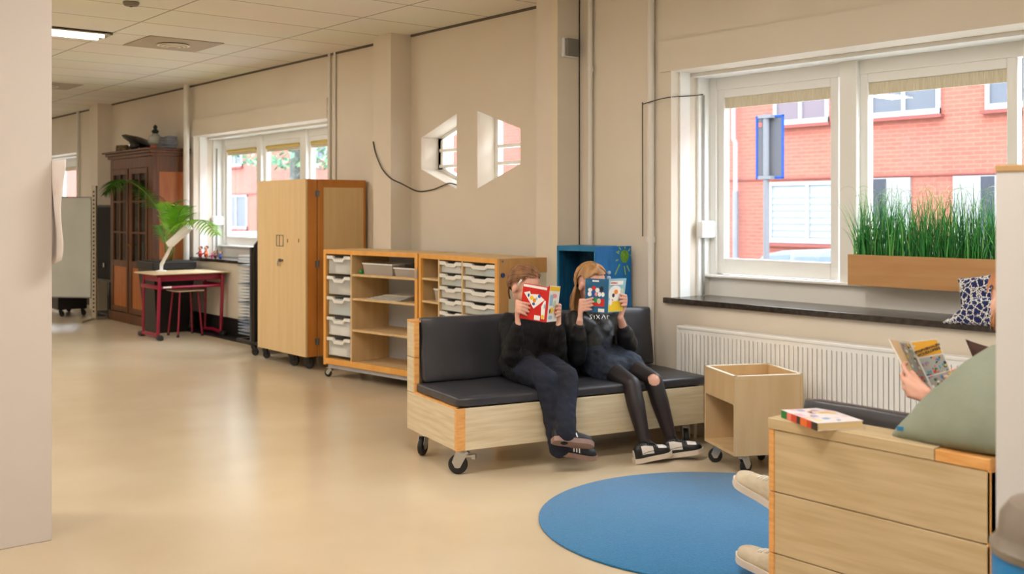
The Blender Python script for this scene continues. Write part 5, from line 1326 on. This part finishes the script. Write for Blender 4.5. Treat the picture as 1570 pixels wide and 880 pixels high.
comic('comic_book', 'red pocket comic with white triangle held open by the left reader', 'pocket comics held by the readers', Lc, Rc, mat('comic_red', C(212, 40, 34), .3), mat('comic_white', C(236, 238, 236), .3),
      [('r', .5, .95, .98, .09, W_), ('r', .5, .985, .98, .02, RED), ('p', 0, 0, 0, 0, W_, [(.06, .74), (.30, .80), (.34, .72), (.66, .75), (.93, .62), (.52, .33)]),
       ('e', .40, .62, .16, .12, YE), ('e', .52, .56, .14, .12, OR), ('e', .26, .68, .08, .1, BL), ('e', .70, .70, .12, .10, BL), ('e', .5, .46, .12, .08, BL), ('e', .60, .62, .08, .08, LB),
       ('r', .70, .09, .24, .13, W_), ('p', 0, 0, 0, 0, W_, [(.82, .42), (.93, .60), (.99, .60), (.99, .08), (.86, .08)]), ('e', .92, .14, .13, .12, YE), ('e', .95, .44, .06, .14, LB)],
      [('r', .5, .92, .96, .12, YE), ('r', .5, .90, .6, .03, OR), ('e', .5, .72, .5, .12, PK), ('r', .25, .6, .3, .3, LB), ('e', .6, .5, .3, .2, LG), ('e', .4, .32, .3, .16, YE), ('e', .75, .3, .2, .2, OR), ('e', .3, .12, .4, .12, LB), ('e', .2, .30, .12, .14, DK)], SV_)
# ---- girl with the blue comic (right)
J = {}
J['pelvis'] = sp(1.20, .42, .54); J['chest'] = sv(916, 508, .46); J['neck'] = sv(908, 474, .455)
J['H'] = headmat(sv(906, 436, .42), (.96, .06, 0), .26)
J['shR'] = sv(880, 490, .44); J['shL'] = sv(945, 492, .46)
J['elR'] = sv(884, 545, .29); J['elL'] = sv(963, 528, .30)
J['wrR'] = sv(889, 491, .18); J['wrL'] = sv(951, 487, .20)
J['hipR'] = sp(1.14, .37, .53); J['hipL'] = sp(1.29, .37, .53)
J['knR'] = sv(968, 590, .0); J['knL'] = sv(1002, 584, -.01)
hR, tR = sv(973, 702, -.17), sv(1023, 703, -.21); hL, tL = sv(1018, 696, -.15), sv(1062, 703, -.24)
J['anR'] = sv(988, 678, -.14); J['anL'] = sv(1029, 674, -.13); J['toeR'] = tR; J['toeL'] = tL
Lc2 = [sv(897.5, 478, .17), sv(929, 480, .135), sv(931, 428, .135), sv(897.5, 426.5, .17)]
Rc2 = [sv(932, 479, .135), sv(954.5, 477.5, .18), sv(960.5, 426.5, .18), sv(933.5, 427.5, .135)]
cu2, cv2 = (Lc2[1]-Lc2[0]).normalized(), (Lc2[3]-Lc2[0]).normalized(); cn2 = (Lc2[1]-Lc2[0]).cross(Lc2[3]-Lc2[0]).normalized()
ru2 = (Rc2[0]-Rc2[1]).normalized(); rn2 = (Rc2[1]-Rc2[0]).cross(Rc2[3]-Rc2[0]).normalized()
def hands2(b):
    edgehand(b, J['wrR'], Lc2[0].lerp(Lc2[3], .20)-cu2*.004, cu2+cv2*.25, -cv2, cn2, k1)
    edgehand(b, J['wrL'], Rc2[1].lerp(Rc2[2], .34), ru2+cv2*.1, -cv2, rn2, k1)
J['hands'] = hands2
g2 = person('person with long fair hair, black top and denim skirt reading a blue comic', J, k1, None, None)
hm2 = mat('blond_hair', C(196, 152, 100), .42, col2=C(156, 112, 68), scale=26, stretch=(1, 1, .3))
head_parts(g2, J['H'], k1, hm2)
hair(g2, J['H'], k1, hm2, length=.20, seed=5, n=230, thick=1.15)
H = J['H']; b = MB(); b.ell(H @ (Vector((-.058, .075, .062))*k1), (.014, .014, .012)); b.build('hair_clip', mat('pale_blue_clip', C(170, 190, 214), .3), g2, smooth=True, world=True)
ac = (J['shL']-J['shR']).normalized()
ch = [[(J['pelvis']+Vector((0, 0, .05)), .098*k1), (J['pelvis'].lerp(J['chest'], .5), .09*k1), (J['chest'], .095*k1), (J['neck'].lerp(J['chest'], .35), .068*k1), (J['neck']+Vector((0, 0, -.02)), .05*k1)]]
for s, sg in (('R', -1), ('L', 1)):
    ch.append([(J['pelvis']+ac*(.03*sg)+Vector((0, 0, .06)), .092*k1), (J['chest']+ac*(.05*sg), .085*k1), (J['sh'+s], .056*k1), (J['sh'+s].lerp(J['el'+s], .6), .052*k1), (J['el'+s], .058*k1)])
    e_ = .80 if s == 'R' else .62
    ch.append([(J['el'+s], .058*k1), (J['el'+s].lerp(J['wr'+s], e_*.7), .050*k1), (J['el'+s].lerp(J['wr'+s], e_), .033*k1)])
garment(g2, 'blouse', mat('black_satin', C(15, 15, 18), .5, sheen=.0, bump=.2, bscale=50), ch, .005, 13, seed=5)
den = mat('dark_denim', C(22, 29, 42), .8, col2=C(36, 47, 66), scale=16, bump=.25, bscale=60)
ch = [[(J['pelvis']+Vector((0, 0, .04)), .108*k1), (J['pelvis'], .115*k1)]]
for s in 'RL': ch.append([(J['hip'+s]+Vector((0, 0, .0)), .105*k1), (J['hip'+s].lerp(J['kn'+s], .40), .095*k1)])
ch.append([(J['hipR'].lerp(J['knR'], .1), .1*k1), (J['hipL'].lerp(J['knL'], .1), .1*k1)]); ch.append([(J['hipR'].lerp(J['knR'], .38), .088*k1), (J['hipL'].lerp(J['knL'], .38), .086*k1)])
sk = garment(g2, 'skirt', den, ch, .007, 18, seed=2)
q = sv(944, 517, .27); b = MB()
wc = J['pelvis'].lerp(J['chest'], .40)
b.tube([wc+ac*(.112*cos(a))*k1+ (SV_*-1)*(.100*sin(a))*k1+Vector((0, 0, .01)) for a in [i*pi/12 for i in range(25)]], .014, 8, rt=.5)
b.build('waistband', den, g2, smooth=True, world=True)
b = MB(); kc = wc-SV_*(.115*k1)+ac*.02
for sg in (-1, 1): b.caps([(kc, .011), (kc+ac*(.035*sg)+Vector((0, 0, .015)), .015), (kc+ac*(.055*sg)+Vector((0, 0, -.012)), .008)], 8)
b.caps([(kc, .010), (kc+ac*.02-SV_*.03+Vector((0, 0, -.04)), .008), (kc+ac*.05-SV_*.06+Vector((0, 0, -.06)), .007)], 8)
b.build('waist_bow', den, g2, smooth=True, world=True)
tights = mat('sheer_black_tights', C(22, 17, 20), .5, col2=C(40, 28, 32), scale=4, fac=(.4, .7))
ch = []
for s in 'RL':
    ch.append([(J['hip'+s], .082*k1), (J['kn'+s], .0515*k1)]); ch.append([(J['kn'+s], .0515*k1), (J['kn'+s].lerp(J['an'+s], .35), .0505*k1), (J['an'+s], .033*k1)])
    ch.append([(J['an'+s], .033*k1), (J['toe'+s].lerp(J['an'+s], .4), .025*k1)])
kc_ = sv(1003, 578, -.062)
garment(g2, 'tights', tights, ch, 0, vox=.006, sm=3, cut=lambda p: (p-kc_-Vector((0, 0, -.01))).length < .044 or (p-kc_-Vector((0, 0, .018))).length < .032)
sb, sw = mat('shoe_black', C(22, 22, 24), .4), mat('shoe_white', C(228, 222, 216), .4)
def panda(t, a):
    e = min(a, 1-a)
    if .62 < t <= .86 and e >= .26: return sw
    if .20 < t <= .52 and .06 < e <= .30: return sw
    return sb
for h_, t_ in ((hR, tR), (hL, tL)):
    h2 = h_.copy(); t2 = t_.copy(); h2.z = .014; t2.z = .045
    shoe(g2, footmat(h2, t2, (0, 0, 1)), .235, .094, panda, (mat('offwhite_sole', C(220, 208, 194), .5), sb), 'panels', 1.08)
r, inf = comic('comic_book', 'blue pocket comic with a yellow-based front held open by the right reader', 'pocket comics held by the readers', Lc2, Rc2, mat('comic_blue', C(34, 100, 140), .3), mat('comic_sky', C(150, 200, 214), .3),
      [('r', .47, .93, .30, .045, W_), ('e', .22, .66, .2, .12, W_), ('e', .40, .72, .2, .12, RED), ('e', .56, .66, .2, .14, W_), ('e', .75, .70, .18, .16, DK), ('e', .20, .54, .2, .14, W_), ('e', .36, .56, .16, .16, BL), ('e', .50, .54, .14, .12, PK), ('e', .66, .54, .16, .14, W_), ('e', .82, .54, .16, .14, W_),
       ('r', .52, .30, .76, .22, RED), ('e', .26, .32, .2, .2, OR), ('e', .44, .36, .24, .16, GR), ('e', .64, .34, .18, .16, LG), ('e', .80, .30, .16, .2, RED), ('r', .76, .07, .3, .1, W_)],
      [('e', .40, .55, .8, .5, W_), ('r', .46, .87, .76, .12, W_), ('e', .2, .60, .16, .2, W_), ('e', .45, .60, .24, .14, OR), ('e', .30, .50, .16, .12, DK), ('r', .5, .14, .96, .24, YE), ('e', .5, .27, .8, .12, YE), ('e', .20, .36, .24, .06, OR), ('e', .80, .62, .2, .16, LG), ('e', .14, .30, .2, .2, W_)], SV_)
at_, n_ = inf[1]
o_ = at_(.46, .87, .0013); xx = (Rc2[1]-Rc2[0]).normalized(); yy = n_.cross(xx)
text_mesh('cover_title', 'DONALD DUCK', .0155, ink((206, 30, 36)), Matrix.Translation(o_) @ Matrix((xx, yy, n_)).transposed().to_4x4(), bpy.data.objects[r.children[2].name], .0002, .0004)
bl_o = [c for c in g2.children if c.name.startswith('blouse')][0]; inv = mw(bl_o).inverted()
b = MB(); ok = 0
for (xa, ya, xb, yb) in ((904, 482, 908, 481), (904, 482, 907, 486), (907, 486, 903, 488), (911, 482, 911, 487), (914, 481, 919, 487), (919, 481, 914, 487), (922, 487, 925, 481), (925, 481, 928, 487), (931, 482, 934, 483), (931, 482, 931, 487)):
    pts = []
    for px, py in ((xa, ya), (xb, yb)):
        o0, dv = inv @ Vector((0, 0, CH)), inv.to_3x3() @ Vector(ray(px, py+2)).normalized(); hit, loc, nm, fi = bl_o.ray_cast(o0, dv)
        if hit and (mw(bl_o) @ loc-Vector((0, 0, CH))).length < 7.2: pts.append(mw(bl_o) @ (loc+nm*.002))
    if len(pts) == 2 and (pts[0]-pts[1]).length < .08: b.tube(pts, .0028, 4); ok += 1
if ok: b.build('chest_lettering', white_p, g2, world=True)
# ---- third reader, mostly hidden behind the armchair side and the cabinet
k3 = 1.12
J = {}
def pY(px, py, Y): return atY(px, py, Y)
J['pelvis'] = Vector((-1.80, 3.44, .545)); J['chest'] = Vector((-1.70, 3.42, .86)); J['neck'] = Vector((-1.70, 3.42, 1.04))
hcn = pY(1563, 467, 3.42)
J['H'] = headmat(hcn, (-.72, .66, 0), .30)
J['neck'] = hcn+Vector((.045, 0, -.16)); J['chest'] = J['neck']+Vector((.0, 0, -.17)); J['pelvis'] = Vector((-1.74, 3.44, .55))
J['shL'] = J['neck']+Vector((0, -.165, -.05)); J['shR'] = J['neck']+Vector((-.02, .165, -.05))
J['wrL'] = pY(1436, 617, 3.22); J['elL'] = Vector((-1.72, 3.17, .86))
J['wrR'] = pY(1480, 590, 3.60); J['elR'] = Vector((-1.80, 3.66, .84))
J['hipL'] = Vector((-1.80, 3.37, .54)); J['hipR'] = Vector((-1.80, 3.53, .54))
J['knL'] = Vector((-2.24, 3.42, .545)); J['knR'] = Vector((-2.22, 3.66, .56))
J['anL'] = Vector((-2.50, 3.47, .14)); J['anR'] = Vector((-2.66, 3.66, .335))
hL, tL = Vector((-2.52, 3.47, .035)), Vector((-2.78, 3.49, .075)); hR, tR = Vector((-2.68, 3.66, .25)), Vector((-2.935, 3.66, .33))
J['toeR'] = tR; J['toeL'] = tL
PL = [pY(1363.5, 519.5, 3.30), pY(1394, 524, 3.44), pY(1431, 601, 3.42), pY(1397, 584, 3.28)]
PR = [pY(1394, 524, 3.44), pY(1437, 519, 3.50), pY(1467, 588, 3.48), pY(1431, 601, 3.42)]
def hands3(b):
    k = k3
    # hand around the outer left page, thumb on top
    fd = (pY(1385, 574, 3.26)-pY(1436, 617, 3.22))
    kn = [pY(1397, 578, 3.24), pY(1392, 588, 3.22), pY(1394, 598, 3.215), pY(1399, 607, 3.21)]
    fi = [[pY(1388, 568, 3.255), pY(1385, 560, 3.29), pY(1390, 556, 3.32)], [pY(1385, 582, 3.24), pY(1383, 574, 3.28), pY(1389, 569, 3.32)], [pY(1387, 595, 3.23), pY(1386, 588, 3.27), pY(1392, 582, 3.31)], [pY(1393, 606, 3.22), pY(1391, 600, 3.26), pY(1397, 594, 3.30)]]
    th = [pY(1424, 602, 3.22), pY(1412, 590, 3.235), pY(1404, 579, 3.25), pY(1399, 571, 3.275)]
    palmhand(b, J['wrL'], kn, fi, th, k)
    kn = [pY(1476, 570, 3.56), pY(1477, 577, 3.57), pY(1478, 584, 3.57), pY(1479, 590, 3.57)]
    fi = [[pY(1470, 567, 3.56), pY(1463, 568, 3.55), pY(1457, 570, 3.54)], [pY(1470, 575, 3.57), pY(1463, 576, 3.56), pY(1457, 578, 3.55)], [pY(1471, 583, 3.57), pY(1464, 584, 3.56), pY(1458, 585, 3.55)], [pY(1472, 590, 3.57), pY(1466, 591, 3.56), pY(1460, 592, 3.55)]]
    th = [pY(1480, 588, 3.52), pY(1470, 586, 3.47), pY(1460, 582, 3.455), pY(1450, 578, 3.455)]
    palmhand(b, J['wrR'], kn, fi, th, k)
J['hands'] = hands3
g3 = person('person with ginger hair in the armchair, holding an open comic, legs stretched left', J, k3, None, None)
hm3 = mat('ginger_hair', C(188, 128, 80), .45, col2=C(156, 98, 56), scale=26, stretch=(1, 1, .3))
head_parts(g3, J['H'], k3, hm3)
hair(g3, J['H'], k3, hm3, length=.07, seed=9, n=240)
ac = (J['shL']-J['shR']).normalized(); gk = mat('dark_green_shirt', C(60, 70, 66), .85, bump=.2, bscale=50)
ch = [[(J['pelvis']+Vector((0, 0, .02)), .115*k3), (J['pelvis'].lerp(J['chest'], .5), .105*k3), (J['chest'], .105*k3), (J['neck'].lerp(J['chest'], .35), .07*k3), (J['neck']+Vector((0, 0, -.02)), .052*k3)]]
for s, sg in (('R', -1), ('L', 1)):
    ch.append([(J['pelvis']+ac*(.04*sg), .105*k3), (J['chest']+ac*(.05*sg), .09*k3), (J['sh'+s], .055*k3), (J['el'+s], .046*k3)])
    ch.append([(J['el'+s], .046*k3), (J['el'+s].lerp(J['wr'+s], .45), .042*k3)])
garment(g3, 'shirt', gk, ch, .006, 14, seed=1)
ch = []
for s in 'RL':
    ch.append([(J['pelvis'], .10*k3), (J['hip'+s], .092*k3), (J['kn'+s], .064*k3)]); ch.append([(J['kn'+s], .064*k3), (J['an'+s].lerp(J['kn'+s], .08), .05*k3)])
garment(g3, 'trousers', navy, ch, .005, 15, seed=4)
cv_ = mat('beige_canvas', C(206, 194, 172), .85, col2=C(190, 176, 152), scale=16, bump=.3, bscale=50)
shoe(g3, footmat(hR, tR, (-.35, 0, 1)), .28, .108, lambda t, a: cv_, (mat('offwhite_sole', C(220, 208, 194), .5), cv_), 'plain', 1.15)
shoe(g3, footmat(hL, tL, (-.1, 0, 1)), .28, .108, lambda t, a: cv_, (mat('offwhite_sole', C(220, 208, 194), .5), cv_), 'plain', 1.1)
# open comic in the hands
pgs = PL+PR; base = sum(pgs, Vector())/8; base.z = min(p.z for p in pgs)
r = thing('comic_book', 'open comic with a yellow titled page held above the armchair by the hidden reader', 'book', base)
rnd = random.Random(8)
for nm, p, tt in (('left_page', PL, 0), ('right_page', PR, 1)):
    q = [p[3], p[2], p[1], p[0]]   # bl br tr tl
    n_ = (q[1]-q[0]).cross(q[3]-q[0]).normalized(); b = MB(); b.use(mat('page_white', C(232, 230, 222), .5)).prism(q, -n_*.004)
    pr = []
    if tt:
        pr.append(('r', .5, .83, .90, .30, mat('page_yellow', C(238, 176, 24), .45))); pr.append(('r', .45, .90, .80, .035, mat('page_buff', C(226, 206, 160), .5)))
        pr.append(('r', .5, .36, .9, .58, mat('page_grey', C(170, 176, 172), .5)))
    else:
        pr.append(('r', .22, .5, .36, .96, mat('cream_margin', C(232, 206, 160), .5))); pr.append(('r', .7, .55, .52, .8, mat('page_grey', C(170, 176, 172), .5)))
    cols_ = [(80, 130, 180), (210, 60, 60), (236, 206, 60), (60, 110, 70), (50, 44, 60), (240, 240, 236), (150, 120, 160), (220, 150, 110), (90, 160, 180)]
    for i in range(60):
        s_ = rnd.uniform(.08, .92) if tt else rnd.uniform(.47, .92); pr.append(('e', s_, rnd.uniform(.08, .62 if tt else .92), rnd.uniform(.05, .13), rnd.uniform(.035, .08), ink(rnd.choice(cols_))))
    if tt: pr.append(('r', .5, .29, .92, .012, W_))
    a_, nn_ = cover(b, q, pr, .0006); b.use(mat('cream_margin', C(232, 206, 160), .5)); b.prism([v-n_*.0042 for v in q], -n_*.0008)
    o = b.build(nm, None, r, world=True, fix=False)
    if tt:
        xx = (q[1]-q[0]).normalized(); yy = nn_.cross(xx); wdt = (q[1]-q[0]).length
        for t_, s_ in ((.815, 'STRIPVERHALEN'), (.745, 'WOUDLOPERS')):
            text_mesh('page_title', s_, .0125, mat('ink_black', C(30, 24, 22), .5), Matrix.Translation(a_(.5, t_, .0026)) @ Matrix((xx, yy, nn_)).transposed().to_4x4(), o, .0002, .0005)
# cushions around the third reader
sage = mat('sage_fabric', C(142, 150, 134), .85, col2=C(130, 138, 122), scale=6, bump=.25, bscale=14)
pw = pillow('cushion', 'large sage green cushion with a small blue tag on the armchair side', [pY(1362, 672, 3.05), pY(1560, 700, 3.00), pY(1600, 590, 3.10), pY(1530, 525, 3.16)], .075, sage, n=28, nz=.007, cin=-.05)
b = MB(); tgx = pY(1380, 657, 3.005); b.bbox(-.010, .010, -.002, .002, -.007, .007, .001); o = b.build('blue_tag', mat('tag_blue', C(50, 130, 180), .6), pw); o.location = tgx-pw.location; o.rotation_euler = (0, 0, .5)
pillow('cushion', 'dark brown cushion behind the hidden reader, one corner showing', [pY(1562, 742, 3.79), pY(1605, 748, 3.79), pY(1590, 534, 3.81), pY(1480, 520, 3.80)], .045, mat('brown_fabric', C(70, 44, 36), .85, bump=.3, bscale=20), nz=.004, cin=.08)
# ------------------------------------------------------------------ daylight
w = bpy.data.worlds.new('sky'); scene.world = w; w.use_nodes = True; nt = w.node_tree; bg = nt.nodes['Background']
tc = nt.nodes.new('ShaderNodeTexCoord'); sp_ = nt.nodes.new('ShaderNodeSeparateXYZ'); rp = nt.nodes.new('ShaderNodeValToRGB')
nt.links.new(tc.outputs['Generated'], sp_.inputs[0]); nt.links.new(sp_.outputs['Z'], rp.inputs[0]); nt.links.new(rp.outputs[0], bg.inputs['Color'])
rp.color_ramp.elements[0].position = 0; rp.color_ramp.elements[0].color = (.36, .40, .44, 1); rp.color_ramp.elements[1].position = .85; rp.color_ramp.elements[1].color = (.80, .91, 1, 1)
bg.inputs['Strength'].default_value = 10.5
scene.view_settings.view_transform = 'Standard'; scene.view_settings.look = 'None'; scene.view_settings.gamma = 1
scene.view_settings.exposure = 0.56
scene.view_settings.use_curve_mapping = False
